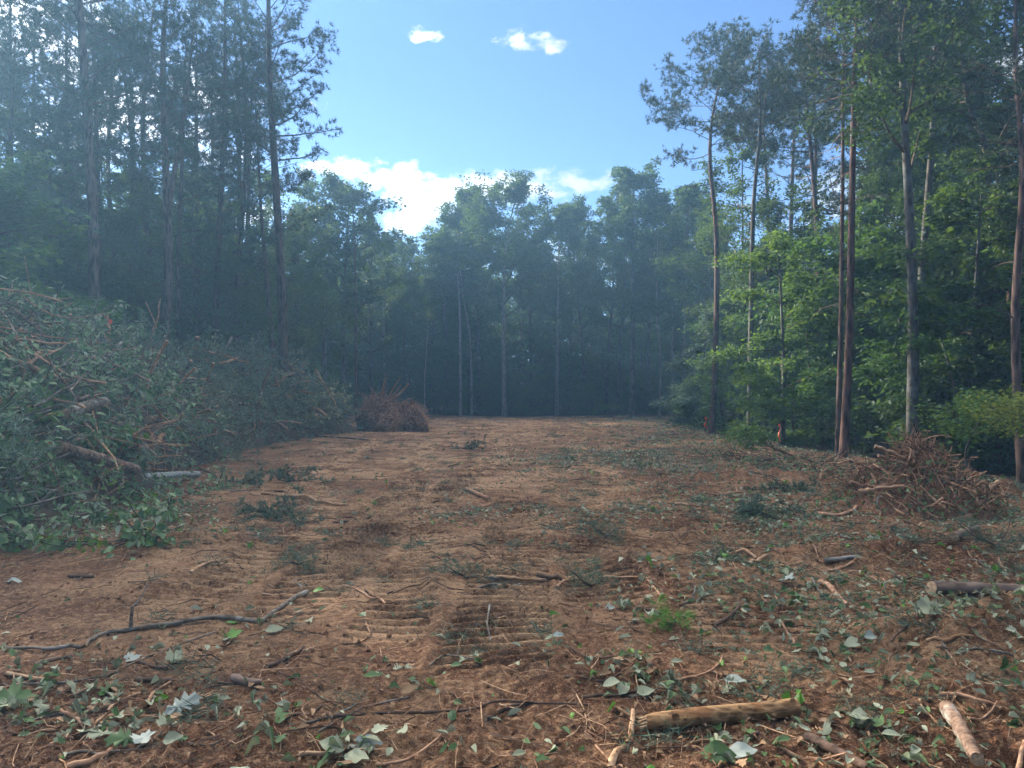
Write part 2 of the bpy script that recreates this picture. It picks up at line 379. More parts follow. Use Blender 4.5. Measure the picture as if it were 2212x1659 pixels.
M['twig'] = bark_mat('dark twigs', (0.04, 0.03, 0.022), (0.12, 0.085, 0.06), 2.0)
M['stick_tan'] = bark_mat('peeled tan wood', (0.22, 0.12, 0.065), (0.50, 0.32, 0.19), 2.2, (0.30, 0.16, 0.08))
M['stick_gray'] = bark_mat('gray stick bark', (0.05, 0.04, 0.032), (0.19, 0.155, 0.12), 2.2, (0.27, 0.245, 0.21))
M['stick_dark'] = bark_mat('dark stick bark', (0.035, 0.022, 0.016), (0.13, 0.08, 0.055), 2.2)
M['root_red'] = bark_mat('orange root bark', (0.20, 0.095, 0.050), (0.46, 0.27, 0.165), 2.2)
M['log_tan'] = bark_mat('weathered tan log', (0.10, 0.05, 0.023), (0.45, 0.26, 0.12), 2.6, (0.26, 0.12, 0.05), bump=1.0)
M['log_pale'] = bark_mat('peeling pale log', (0.12, 0.07, 0.045), (0.33, 0.21, 0.14), 2.4, (0.48, 0.40, 0.32), bump=1.0)
M['clump_root'] = bark_mat('drying red roots', (0.26, 0.13, 0.08), (0.58, 0.35, 0.24), 2.0)
M['log_brown'] = bark_mat('brown log bark', (0.07, 0.045, 0.035), (0.25, 0.17, 0.13), 1.3)
M['birch'] = bark_mat('mottled silver bark', (0.10, 0.11, 0.10), (0.42, 0.44, 0.42), 1.6, (0.16, 0.18, 0.15))
M['cut_wood'] = wood_mat('torn wood end', (0.24, 0.145, 0.075), (0.42, 0.29, 0.17))
M['soil_root'] = bark_mat('soil caked roots', (0.090, 0.045, 0.026), (0.27, 0.14, 0.082), 3.0)
def plain(name, c, rough=0.5):
    m, T, o = new_mat(name); p = T.node('ShaderNodeBsdfPrincipled')
    tc = T.node('ShaderNodeTexCoord'); n = T.noise(tc.outputs['Object'], 30, 3)
    T.put(p.inputs['Base Color'], T.mix(n, c, tuple(v * 0.8 for v in c))); p.inputs['Roughness'].default_value = rough
    T.l.new(p.outputs[0], o.inputs[0]); return m
M['ribbon'] = plain('orange flagging', (0.85, 0.10, 0.03), 0.35)

def ground_mat():
    m, T, o = new_mat('churned clay')
    g = T.node('ShaderNodeNewGeometry'); P = g.outputs['Position']
    ac = T.node('ShaderNodeAttribute', attribute_name='compact'); af = T.node('ShaderNodeAttribute', attribute_name='forest')
    n1 = T.noise(P, 0.55, 6, 0.62, 0.4); n2 = T.noise(P, 3.2, 6, 0.65); n3 = T.noise(P, 24, 5, 0.7); n4 = T.noise(P, 110, 3, 0.7)
    dry = T.m('ADD', T.m('ADD', T.m('MULTIPLY', n1, 1.1), T.m('MULTIPLY', n2, 0.5)), T.m('MULTIPLY', T.m('MULTIPLY', ac.outputs['Fac'], T.sstep(T.noise(P, 1.7, 5, 0.65), 0.36, 0.60)), 0.34))
    c = T.mix(T.sstep(dry, 0.72, 1.18), (0.115, 0.048, 0.022), (0.47, 0.285, 0.155))
    c = T.mix(T.m('MULTIPLY', T.sstep(n3, 0.50, 0.62), 0.5), c, (0.47, 0.285, 0.16))
    c = T.mix(T.m('MULTIPLY', T.sstep(n3, 0.49, 0.37), 0.70), c, (0.085, 0.036, 0.018))
    c = T.mix(T.m('MULTIPLY', T.sstep(n4, 0.55, 0.66), 0.6), c, (0.48, 0.32, 0.20))
    n6 = T.noise(P, 46, 4, 0.75)
    c = T.mix(T.m('MULTIPLY', T.sstep(n6, 0.44, 0.35), 0.6), c, (0.055, 0.026, 0.015))
    n5 = T.noise(P, 1.1, 4, 0.6)
    c = T.mix(T.m('MULTIPLY', T.sstep(n5, 0.58, 0.72), 0.5), c, (0.30, 0.125, 0.062))
    # leaf mould on the forest floor
    fl = T.mix(T.sstep(T.noise(P, 14, 5, 0.7), 0.4, 0.62), (0.035, 0.024, 0.015), (0.16, 0.10, 0.055))
    c = T.mix(af.outputs['Fac'], c, fl)
    p = T.node('ShaderNodeBsdfPrincipled'); T.put(p.inputs['Base Color'], c); p.inputs['Roughness'].default_value = 0.95; p.inputs['Specular IOR Level'].default_value = 0.15
    hgt = T.m('ADD', T.m('MULTIPLY', n3, 1.0), T.m('ADD', T.m('MULTIPLY', n4, 0.35), T.m('MULTIPLY', n2, 0.8)))
    b = T.node('ShaderNodeBump'); b.inputs['Strength'].default_value = 1.0; b.inputs['Distance'].default_value = 0.045; T.put(b.inputs['Height'], hgt)
    T.l.new(b.outputs[0], p.inputs['Normal']); T.l.new(p.outputs[0], o.inputs[0])
    return m
M['ground'] = ground_mat()

# ------------------------------------------------------------------ ground sheet (polar grid, fine where one stands)
def build_ground():
    ang = np.concatenate([np.linspace(-62, 62, 760), np.linspace(66, 294, 58)])   # degrees from +Y
    ang = np.radians(ang); na = len(ang)
    rad = np.concatenate([[0.3, 0.8], np.concatenate([np.exp(np.linspace(math.log(1.3), math.log(3), 90)), np.exp(np.linspace(math.log(3.01), math.log(14), 640)), np.exp(np.linspace(math.log(14.1), math.log(62), 330))]), np.exp(np.linspace(math.log(66), math.log(240), 24))])
    R, A = np.meshgrid(rad, ang, indexing='ij')
    X = R * np.sin(A); Y = R * np.cos(A)
    Z, comp, fm = terrain(X, Y, True)
    V = np.stack([X, Y, Z], -1).reshape(-1, 3); nr = len(rad)
    V = np.vstack([V, [[0, 0, float(terrain(0, 0))]]])
    i = np.arange(nr - 1)[:, None] * na; j = np.arange(na)[None]; k = (j + 1) % na
    Q = np.stack([i + j, i + na + j, i + na + k, i + k], -1).reshape(-1, 4)
    G = Geo(); G.add(V, Q)
    c = len(V) - 1; tri = np.stack([np.full(na, c), np.arange(na), (np.arange(na) + 1) % na], -1)
    G.f.append(tri); G.m.append(np.zeros(na, np.int32))
    o = G.build('ground', M['ground'], smooth=True)
    for nm, arr in (('compact', comp), ('forest', fm)):
        a = o.data.attributes.new(nm, 'FLOAT', 'POINT'); a.data.foreach_set('value', np.append(arr.reshape(-1), 0).astype(np.float32))
    tag(o, 'churned red brown clay floor of the clearing running into the woods', 'ground', kind='structure')
build_ground()

# ------------------------------------------------------------------ trees
def rand_unit(rng, n):
    v = rng.normal(size=(n, 3)); return v / (np.linalg.norm(v, axis=1)[:, None] + 1e-9)
def smooth_path(pts, n):
    """resample a polyline with Catmull-Rom"""
    P = [Vector(p) for p in pts]
    if len(P) == 2: return [P[0].lerp(P[1], i / (n - 1)) for i in range(n)]
    out = []
    for i in range(n):
        t = i / (n - 1) * (len(P) - 1); k = min(int(t), len(P) - 2); u = t - k
        a = P[max(k - 1, 0)]; b = P[k]; c = P[k + 1]; d = P[min(k + 2, len(P) - 1)]
        out.append(0.5 * ((2 * b) + (-a + c) * u + (2 * a - 5 * b + 4 * c - d) * u * u + (-a + 3 * b - 3 * c + d) * u ** 3))
    return out
def branch_path(rng, p0, d, L, n=5, lift=0.15, wig=0.12):
    pts = [np.array(p0, float)]; d = np.array(d, float)
    for i in range(n):
        d = d + np.array([0, 0, lift / n]) + rng.normal(size=3) * wig; d /= np.linalg.norm(d)
        pts.append(pts[-1] + d * L / n)
    return pts
def cluster(G, rng, c, n, rx, rz, tmpl, size, mat, flat=0.6):
    pos = rand_unit(rng, n) * (rng.random(n) ** 0.45)[:, None] * np.array([rx, rx, rz]) + c
    d = rand_unit(rng, n); d[:, 2] = d[:, 2] * 0.5 - 0.15
    nr = rand_unit(rng, n) * (1 - flat) + np.array([0, 0, flat])
    G.leaves(tmpl, pos, d, nr, size * (0.7 + 0.6 * rng.random(n)), mat, rnd=np.clip(rng.random(n) * 0.6 + rng.random() * 0.45, 0, 1))

def gen_broadleaf(seed, H, r0, base, width, leaf, nleaf, limbs=18, path=None, tmpl=DIAM, skirt=0.0, forks=0):
    """returns (trunk Geo, crown Geo) in local space; path = local trunk points"""
    rng = np.random.default_rng(seed)
    if path is None:
        w = rng.normal(size=2) * 0.02 * H
        path = [(0, 0, -0.15), (w[0] * .3, w[1] * .3, H * .3), (w[0], w[1], H * .6), (w[0] * 1.3 + rng.normal() * .2, w[1] * 1.1, H * .97)]
    P = smooth_path(path, 16); n = len(P)
    fr = np.linspace(0, 1, n); R = r0 * ((1 - fr) ** 0.8 * 0.93 + 0.07); R[0] *= 1.35
    TG = Geo(); TG.tube(P, R, 9, rough=0.12, rng=rng)
    CG = Geo()
    A = np.array([tuple(p) for p in P])
    def on(t): return np.array([np.interp(t, fr, A[:, k]) for k in range(3)])
    tips = []
    for i in range(limbs):
        t = base + (0.97 - base) * ((i + rng.random() * 0.8) / limbs) ** 0.85
        p0 = on(t); az = i * 2.4 + rng.normal() * 0.5
        prof = math.sin(math.pi * min(1, max(0.0, (t - base) / (1.0 - base))) ** 0.75 * 0.86 + 0.35)
        L = width * max(0.28, prof) * (0.75 + 0.5 * rng.random())
        up = 0.35 + 0.9 * t * rng.random() + (0.5 if t > 0.8 else 0)
        d = np.array([math.cos(az), math.sin(az), up]); d /= np.linalg.norm(d)
        rb = np.interp(t, fr, R) * 0.48
        bp = branch_path(rng, p0, d, L, 5, 0.35, 0.10)
        CG.tube(bp, np.linspace(rb, rb * 0.2, len(bp)), 5, 0)
        for k in range(6):
            q = 0.30 + 0.72 * (k + rng.random()) / 6; idx = min(q, 1.0) * (len(bp) - 1); a = int(min(idx, len(bp) - 2))
            s0 = bp[a] + (bp[a + 1] - bp[a]) * (idx - a)
            dd = d + rand_unit(rng, 1)[0] * 0.95; dd[2] += 0.1; dd /= np.linalg.norm(dd)
            L2 = L * 0.38 * (0.5 + rng.random() * 0.7) * (1.15 - 0.5 * q)
            sp = branch_path(rng, s0, dd, L2, 3, 0.2, 0.15)
            CG.tube(sp, np.linspace(rb * 0.28, rb * 0.08, len(sp)), 3, 0)
            tips.append((sp[-1], L2)); 
            if L2 > 0.7: tips.append((sp[1], L2))
    if skirt > 0:      # drooping low sprays
        for i in range(int(skirt)):
            t = rng.uniform(0.12, base); p0 = on(t); az = rng.random() * 6.28
            L = width * rng.uniform(0.35, 0.8)
            bp = branch_path(rng, p0, (math.cos(az), math.sin(az), 0.15), L, 4, 0.0, 0.08)
            CG.tube(bp, np.linspace(0.015, 0.004, len(bp)), 3, 0); tips += [(bp[-1], L * .4), (bp[2], L * .4)]
    m = len(tips); per = max(6, int(nleaf / m))
    for (c, L2) in tips:
        rr = 0.26 + 0.30 * L2 * rng.uniform(0.7, 1.2)
        cluster(CG, rng, c, int(per * rng.uniform(0.5, 1.5)), rr, rr * 0.62, tmpl, leaf, 1)
    return TG, CG

def gen_pine(seed, H, r0, base, width, path=None, dens=1.25, forks=(), tuft=0.165, flat=False, stubs=14, nb=30):
    rng = np.random.default_rng(seed)
    if path is None:
        w = rng.normal(size=2) * 0.02 * H
        path = [(0, 0, -0.15), (w[0] * .4, w[1] * .4, H * .35), (w[0], w[1], H * .7), (w[0] + rng.normal() * .25, w[1], H)]
    P = smooth_path(path, 22); n = len(P); fr = np.linspace(0, 1, n)
    R = r0 * ((1 - fr) ** 0.7 * 0.94 + 0.06); R[0] *= 1.25
    TG = Geo(); TG.tube(P, R, 10, rough=0.10, rng=rng)
    CG = Geo(); A = np.array([tuple(p) for p in P])
    def on(t, A=A, fr=fr): return np.array([np.interp(t, fr, A[:, k]) for k in range(3)])
    spots = []
    def boughs(on, Rf, b0, nb, W, seedaz):
        for i in range(nb):
            u = (i + rng.random() * .7) / nb; t = b0 + (0.995 - b0) * u
            p0 = on(t); az = seedaz + i * 2.4 + rng.normal() * .4
            prof = (0.55 + 0.45 * math.sin(math.pi * min(u * 1.15 + 0.12, 1))) * (1.0 if u < .75 else 1.25 - u)
            L = W * max(prof, 0.25) * rng.uniform(0.65, 1.2)
            up = rng.uniform(0.0, 0.35) + 0.75 * u
            d = np.array([math.cos(az), math.sin(az), up]); d /= np.linalg.norm(d)
            rb = max(0.014, Rf(t) * 0.30)
            bp = branch_path(rng, p0, d, L, 6, 0.22, 0.11)
            CG.tube(bp, np.linspace(rb, rb * 0.22, len(bp)), 4, 0)
            nsub = max(3, int(L * 4.2 * dens))
            for k in range(nsub):
                q = 0.32 + 0.66 * (k + rng.random()) / nsub; idx = q * (len(bp) - 1); a = int(min(idx, len(bp) - 2))
                s0 = bp[a] + (bp[a + 1] - bp[a]) * (idx - a)
                sd_ = d * 0.7 + rand_unit(rng, 1)[0] * 0.8; sd_[2] = sd_[2] * 0.5 + 0.12; sd_ /= np.linalg.norm(sd_)
                L2 = (0.35 + 0.30 * L * (1.1 - q)) * rng.uniform(0.5, 1.15)
                sp = branch_path(rng, s0, sd_, L2, 3, 0.25, 0.22)
                CG.tube(sp, np.linspace(max(0.006, rb * 0.22), 0.004, len(sp)), 3, 0)
                for j in range(max(3, int(L2 * 9))):
                    v = rng.uniform(0.35, 1.0) * 3; b_ = int(min(v, 2)); pp = sp[b_] + (sp[b_ + 1] - sp[b_]) * (v - b_)
                    spots.append((pp + rng.normal(size=3) * 0.07, sp[-1] - sp[0]))
            spots.append((bp[-1], d))
    boughs(on, lambda t: np.interp(t, fr, R), base, nb, width, rng.random() * 6)
    for (t0, tip, rs) in forks:                 # a second stem splitting off at trunk fraction t0, ending at tip
        p0 = on(t0); tip = np.array(tip, float)
        pth = [p0, p0 * .8 + tip * .2 + np.array([0, 0, -0.3]), p0 * .45 + tip * .55 + (tip - p0) * np.array([.12, .12, 0]), tip]
        Pf = smooth_path([tuple(q) for q in pth], 10); Rf = np.linspace(rs, rs * 0.15, 10)
        TG.tube(Pf, Rf, 7, rough=.1, rng=rng); Af = np.array([tuple(p) for p in Pf]); ff = np.linspace(0, 1, 10)
        boughs(lambda t, Af=Af, ff=ff: np.array([np.interp(t, ff, Af[:, k]) for k in range(3)]), lambda t, Rf=Rf, ff=ff: np.interp(t, ff, Rf), 0.35, int(nb * .5), width * .75, rng.random() * 6)
    for i in range(stubs):                      # dead snags below the crown
        t = rng.uniform(base * 0.45, base + 0.08); p0 = on(t); az = rng.random() * 6.28
        L = rng.uniform(0.3, 1.5)
        bp = branch_path(rng, p0, (math.cos(az), math.sin(az), rng.uniform(-.2, .4)), L, 4, -0.05, 0.15)
        CG.tube(bp, np.linspace(0.022, 0.005, len(bp)), 3, 0)
        if L > 1:
            b2 = branch_path(rng, bp[2], rand_unit(rng, 1)[0], L * .4, 3, 0, .2); CG.tube(b2, np.linspace(.009, .003, 4), 3, 0)
    S = np.array([s_[0] for s_ in spots]); Dr = np.array([s_[1] for s_ in spots]); Dr /= np.linalg.norm(Dr, axis=1)[:, None] + 1e-9
    per = 16
    pos = np.repeat(S, per, 0); dr = np.repeat(Dr, per, 0) * 0.75 + rand_unit(rng, len(pos)) * 0.95 + np.array([0, 0, .12])
    CG.leaves(NEEDLE, pos, dr, rand_unit(rng, len(pos)), tuft * (0.7 + .6 * rng.random(len(pos))), 1, rnd=np.repeat(rng.random(len(S)), per))
    return TG, CG

def gen_sapling(seed, H, width, leaf, nleaf, droop=0.0, tmpl=DIAM, path=None, base=0.18, r0=None):
    """slender understorey tree with flat tiers of leaves"""
    rng = np.random.default_rng(seed)
    if path is None: path = [(0, 0, -0.1), (rng.normal() * .1, rng.normal() * .1, H * .4), (rng.normal() * .25, rng.normal() * .25, H)]
    P = smooth_path(path, 10); r0 = r0 or 0.012 * H + 0.012; fr = np.linspace(0, 1, 10)
    TG = Geo(); TG.tube(P, r0 * (1 - 0.85 * fr), 6, rough=.1, rng=rng)
    CG = Geo(); A = np.array([tuple(p) for p in P]); pts = []
    nb = int(9 + H * 2.4)
    for i in range(nb):
        t = base + (0.97 - base) * (i + rng.random()) / nb
        p0 = np.array([np.interp(t, fr, A[:, k]) for k in range(3)]); az = i * 2.4 + rng.normal() * .4
        L = width * (0.30 + 0.72 * math.sin(math.pi * (0.88 * t + 0.10))) * rng.uniform(0.35, 1.3)
        az += rng.normal() * .6; bp = branch_path(rng, p0, (math.cos(az), math.sin(az), rng.uniform(.1, .9)), L, 5, -0.25 - droop, 0.12)
        CG.tube(bp, np.linspace(r0 * .25, .003, len(bp)), 3, 0)
        for k in range(5):
            q = rng.uniform(.25, 1) * 5; a = int(min(q, 4)); s0 = bp[a] + (bp[a + 1] - bp[a]) * (q - a)
            sp = branch_path(rng, s0, (math.cos(az + rng.uniform(-1.1, 1.1)), math.sin(az + rng.uniform(-1.1, 1.1)), 0), L * .35, 3, -0.1, .1)
            CG.tube(sp, np.linspace(.005, .002, len(sp)), 3, 0)
            for v in np.linspace(0, 3, 7):
                a = int(min(v, 2)); pts.append(sp[a] + (sp[a + 1] - sp[a]) * (v - a))
    S = np.array(pts); per = max(1, int(round(nleaf / len(S)))); pos = np.repeat(S, per, 0) + rng.normal(size=(len(S) * per, 3)) * np.array([.15, .15, .10])
    d = rand_unit(rng, len(pos)); d[:, 2] = d[:, 2] * .3 - .25; nr = rand_unit(rng, len(pos)) * .6 + np.array([0, 0, .8])
    CG.leaves(tmpl, pos, d, nr, leaf * (.7 + .6 * rng.random(len(pos))), 1)
    return TG, CG

class Kind:
    """a tree mesh pair, copied where needed"""
    def __init__(s, tg, cg, H, bark, leaf, name):
        s.t = tg.mesh('trunk', [M[bark]], True); s.c = cg.mesh('crown', [M['twig'], M[leaf]]); s.H = H; s.name = name; s.bark = bark
    def put(s, x, y, h, rz, label, cat='tree', group=None, z=None, name=None, lean=(0, 0), wide=1.0, leaf=None):
        o = empty(name or s.name, (x, y, gz(x, y) if z is None else z)); k = h / s.H
        o.rotation_euler = (lean[0], lean[1], rz); o.scale = (k * wide, k * wide, k)
        for nm, me in (('trunk', s.t), ('crown', s.c)):
            c = bpy.data.objects.new(nm, me); col.objects.link(c); c.parent = o
            if nm == 'crown' and leaf:
                c.material_slots[1].link = 'OBJECT'; c.material_slots[1].material = M[leaf]
        return tag(o, label, cat, group)

def one_tree(name, label, gen, bark, leaf, base3, cat='tree', group=None):
    tg, cg = gen
    o = empty(name, base3)
    tg.build('trunk', M[bark], o, True); cg.build('crown', [M['twig'] if bark != 'red_bark' else M['red_bark'], M[leaf]], o)
    return tag(o, label, cat, group)
def line_path(pts, D, over=0.0):
    """picture points (bottom first) at distance D -> base point and local trunk path"""
    b = at(pts[0][0], pts[0][1], D); g = Vector((b.x, b.y, gz(b.x, b.y)))
    loc = [Vector((0, 0, -0.15))]
    for (px, py) in pts:
        q = at(px, py, D) - g
        if q.z > 0.5: loc.append(Vector((q.x, 0, q.z)))
    if over:
        d = (loc[-1] - loc[-2]).normalized(); loc.append(loc[-1] + d * over)
    rg = random.Random(int(pts[0][0] * 7 + pts[0][1]))
    for p in loc[1:]: p.y += rg.uniform(-.15, .15)
    return g, [tuple(p) for p in loc]

def pine_at(label, pts, D, r0, base, width, seed, over=0, dens=1.3, bark='pine_bark', forks=(), nb=34, stubs=14, tuft=0.165):
    g, path = line_path(pts, D, over)
    fk = []
    for (t0, fp, rs) in forks:
        q = at(fp[0], fp[1], D) - g; fk.append((t0, (q.x, 0.4, q.z), rs))
    H = path[-1][2]
    return one_tree('pine_tree', label, gen_pine(seed, H, r0, base, width, path, dens, fk, tuft, stubs=stubs, nb=nb), bark, 'needle', g, 'pine')
def broad_at(label, pts, D, r0, base, width, seed, leaf=0.15, nleaf=14000, over=0, mat='leaf_dark', bark='gray_bark', limbs=20, skirt=0, tmpl=DIAM):
    g, path = line_path(pts, D, over)
    return one_tree('broadleaf_tree', label, gen_broadleaf(seed, path[-1][2], r0, base, width, leaf, nleaf, limbs, path, tmpl, skirt), bark, mat, g)

# named trees, left side
pine_at('tall straight pine with a broken edge crown beside the open sky, left of the clearing', [(612, 800), (604, 600), (592, 350), (580, 150), (574, -60)], 27, 0.20, 0.50, 3.0, 11, over=2.0, nb=40, stubs=20)
pine_at('slimmer pine standing just left of the tall straight pine', [(590, 800), (572, 600), (560, 420), (550, 180)], 29, 0.135, 0.50, 2.6, 12, nb=30)
pine_at('reddish pine forking into two stems above the brush heap', [(350, 800), (358, 600), (362, 430), (350, 230), (345, 60), (360, -80)], 23, 0.165, 0.45, 3.0, 13, over=1.2, forks=[(0.40, (408, -40), 0.11)], nb=34, stubs=18)
pine_at('dark pine trunk between the forked pine and the slimmer pine', [(388, 800), (385, 600), (392, 300), (400, 90)], 27, 0.15, 0.55, 2.6, 14, nb=26)
pine_at('thick pine trunk rising through the dark crowns near the left end', [(205, 800), (196, 500), (180, 260), (168, 0), (160, -120)], 21, 0.19, 0.48, 3.2, 15, over=1, nb=38, stubs=16)
pine_at('thin pine against the bright cloud near the left edge', [(112, 800), (108, 420), (96, 180)], 25, 0.11, 0.5, 2.2, 16, nb=26)
pine_at('dark bushy pine cut by the left edge of the view', [(10, 800), (15, 500), (22, 250), (25, 70)], 22, 0.14, 0.42, 2.8, 17, nb=36, dens=1.4)
# right side
pine_at('left most pine of the right woods, its bare bough reaching over the clearing', [(1538, 920), (1546, 700), (1548, 500), (1536, 330), (1552, 200), (1590, 70)], 29, 0.13, 0.60, 3.3, 21, bark='red_bark', nb=32, stubs=10, dens=1.7)
pine_at('forked top pine with a crooked grey trunk right of the first red pine', [(1618, 925), (1622, 700), (1632, 450), (1645, 260), (1640, 90)], 25, 0.11, 0.66, 2.6, 22, bark='gray_bark', nb=20, forks=[(0.66, (1672, 110), 0.06)], dens=1.7)
pine_at('short crowned red pine between the crooked pine and the big red pine', [(1768, 950), (1766, 560), (1752, 300), (1738, 130)], 28, 0.13, 0.62, 2.6, 23, bark='red_bark', nb=30, dens=1.6)
pine_at('thin pine hidden behind the crooked grey trunk', [(1660, 940), (1664, 560), (1655, 330), (1650, 250)], 34, 0.12, 0.72, 2.6, 30, bark='red_bark', nb=16)
pine_at('tallest red trunk in the right woods, a pine with a wide open crown', [(1820, 992), (1828, 760), (1840, 480), (1852, 200), (1862, 20)], 17.6, 0.108, 0.60, 2.6, 24, over=3.0, bark='red_bark', forks=[(0.52, (1925, -40), 0.05)], nb=32, stubs=16, tuft=0.13)
pine_at('slender pine touching the left side of the tallest red trunk', [(1808, 985), (1816, 700), (1824, 400), (1832, 120)], 19.5, 0.075, 0.58, 2.2, 25, bark='pine_bark', over=1, nb=26)
broad_at('forked grey trunked tree behind the root pile', [(1966, 985), (1972, 700), (1968, 420), (1952, 150), (1960, -60)], 17.0, 0.14, 0.42, 2.9, 26, 0.13, 13000, over=2, limbs=22, mat='leaf_dark')
broad_at('dark trunk leaning right beside the forked grey tree', [(1974, 980), (1992, 600), (2010, 350), (2022, 100), (2030, -60)], 19.0, 0.11, 0.42, 2.8, 27, 0.14, 11000, over=1.5, limbs=20)
broad_at('mottled grey tree leaning left near the right edge', [(2168, 985), (2150, 560), (2128, 330), (2095, 200), (2080, 0)], 20, 0.12, 0.45, 2.8, 28, 0.14, 11000, over=1.5, limbs=20)
pine_at('red pine leaning right across the right edge of the view', [(2150, 1000), (2168, 800), (2190, 600), (2212, 420), (2240, 200)], 18, 0.10, 0.6, 2.3, 29, bark='red_bark', over=3, nb=26)
pine_at('pine trunk standing on the right edge of the view', [(2208, 1010), (2205, 700), (2204, 380), (2208, 100)], 14.5, 0.10, 0.55, 2.4, 31, bark='pine_bark', over=3.5, nb=30, stubs=16, tuft=0.13)
# named trees of the back row
broad_at('tallest broadleaf in the back row with a ragged crown above the rest', [(1366, 903), (1367, 700), (1368, 520), (1370, 388)], 48, 0.20, 0.50, 3.1, 41, 0.22, 11000, limbs=20, mat='leaf_far')
broad_at('domed broadleaf crown at the middle of the back row', [(1090, 900), (1088, 700), (1092, 540), (1112, 432)], 50, 0.17, 0.34, 4.6, 42, 0.22, 15000, limbs=26, mat='leaf_far', bark='pale_bark')
broad_at('round broadleaf crown just right of the leaning pines', [(745, 900), (742, 700), (748, 540), (752, 432)], 46, 0.19, 0.30, 4.4, 43, 0.22, 16000, limbs=26, mat='leaf_far')
broad_at('pale slim trunk left of the domed crown in the back row', [(995, 897), (994, 700), (990, 560), (1012, 430)], 51, 0.10, 0.45, 3.3, 44, 0.22, 9000, mat='leaf_far', bark='pale_bark')
broad_at('crooked pale trunk beside the pale slim trunk in the back row', [(1019, 897), (1016, 740), (998, 620), (985, 470)], 52, 0.09, 0.5, 3.0, 45, 0.22, 8000, mat='leaf_far', bark='pale_bark')
broad_at('thin crooked pale stem right of the tallest broadleaf', [(1424, 907), (1428, 780), (1418, 660), (1424, 420)], 47, 0.09, 0.5, 2.6, 46, 0.22, 7000, mat='leaf_far', bark='pale_bark')
broad_at('grey stem at the meeting of the back row and the right woods', [(1478, 910), (1480, 700), (1484, 560), (1490, 415)], 44, 0.10, 0.45, 3.0, 47, 0.22, 9000, mat='leaf_far')
pine_at('thin reddish trunk rising behind the end of the brush heap', [(770, 880), (768, 700), (764, 520), (760, 430)], 42, 0.11, 0.80, 2.0, 48, bark='red_bark', nb=10, stubs=4)
broad_at('very thin bare pale stem left of the pale trunks', [(918, 897), (917, 820), (922, 742), (930, 600)], 49, 0.05, 0.6, 1.6, 49, 0.2, 2500, mat='leaf_far', bark='pale_bark', limbs=10)

# generic kinds
BK = []
for i in range(7):
    r = random.Random(100 + i)
    tg, cg = gen_broadleaf(200 + i, 16.0, 0.15 + 0.04 * r.random(), 0.30 + 0.18 * r.random(), 3.0 + 1.2 * r.random(), 0.21, 11500, 20 + i % 3 * 3, skirt=6)
    BK.append(Kind(tg, cg, 16.0, 'gray_bark' if i % 3 else 'pale_bark', 'leaf_far', 'broadleaf_tree'))
NK = []
for i in range(4):
    tg, cg = gen_broadleaf(260 + i, 14.0, 0.12, 0.22 + .08 * (i % 2), 2.8 + .3 * i, 0.155, 13500, 24, skirt=12)
    NK.append(Kind(tg, cg, 14.0, 'gray_bark', 'leaf_dark', 'broadleaf_tree'))
PK = []
for i in range(4):
    tg, cg = gen_pine(300 + i, 16.0, 0.15, 0.45 + .07 * i, 2.6, nb=30)
    PK.append(Kind(tg, cg, 16.0, 'pine_bark' if i % 2 else 'red_bark', 'needle', 'pine_tree'))
SK = []
for i in range(4):
    tg, cg = gen_sapling(330 + i, 5.0, 1.7, 0.135, 5200)
    SK.append(Kind(tg, cg, 5.0, 'gray_bark', 'leaf_mid', 'understorey_tree'))
UK = []
for i in range(4):
    tg, cg = gen_sapling(350 + i, 1.6, 0.7, 0.10, 1100, base=0.08)
    UK.append(Kind(tg, cg, 1.6, 'twig', 'leaf_dark', 'forest_shrub'))

rg = random.Random(5)
def bg_top(px, top, D, kinds=BK, label='', group='', wide=1.0, leaf=None, lean=(0, 0)):
    x = (px - CX) / F * D; z = gz(x, D); h = CAM_H - (top - HY) / F * D - z
    if kinds is BK and leaf is None: leaf = rg.choice([None, None, None, 'leaf_dark', 'leaf_mid'])
    k = kinds[rg.randrange(len(kinds))]
    if kinds is not PK: h *= .94
    return k.put(x, D, max(h, 2.0), rg.random() * 6.28, label, group=group, wide=wide, leaf=leaf, lean=lean, cat='pine' if kinds is PK else 'tree')
# back row outline (px, top y, distance)
LB = 'broadleaf crown in the far row of trees closing the clearing'
for (px, top, D) in [(650, 440, 44), (700, 412, 47), (800, 440, 48), (835, 478, 53), (875, 492, 55), (925, 478, 54), (960, 458, 54), (1040, 405, 53), (1150, 412, 54),
                     (1198, 402, 52), (1232, 415, 55), (1262, 400, 53), (1305, 395, 54), (1335, 392, 52), (1400, 385, 53), (1450, 420, 52), (1500, 402, 50), (1520, 385, 47)]:
    bg_top(px + rg.uniform(-5, 5), top + 6, D, label=LB, group='broadleaf trees of the far row', wide=0.85)
for px in range(560, 1600, 52):
    bg_top(px + rg.uniform(-18, 18), rg.uniform(470, 560), rg.uniform(57, 66), label='half hidden broadleaf tree behind the far row', group='trees behind the far row', wide=1.1)
for px in range(500, 1640, 75):
    bg_top(px + rg.uniform(-25, 25), rg.uniform(560, 640), rg.uniform(66, 80), label='half hidden broadleaf tree behind the far row', group='trees behind the far row', wide=1.3)
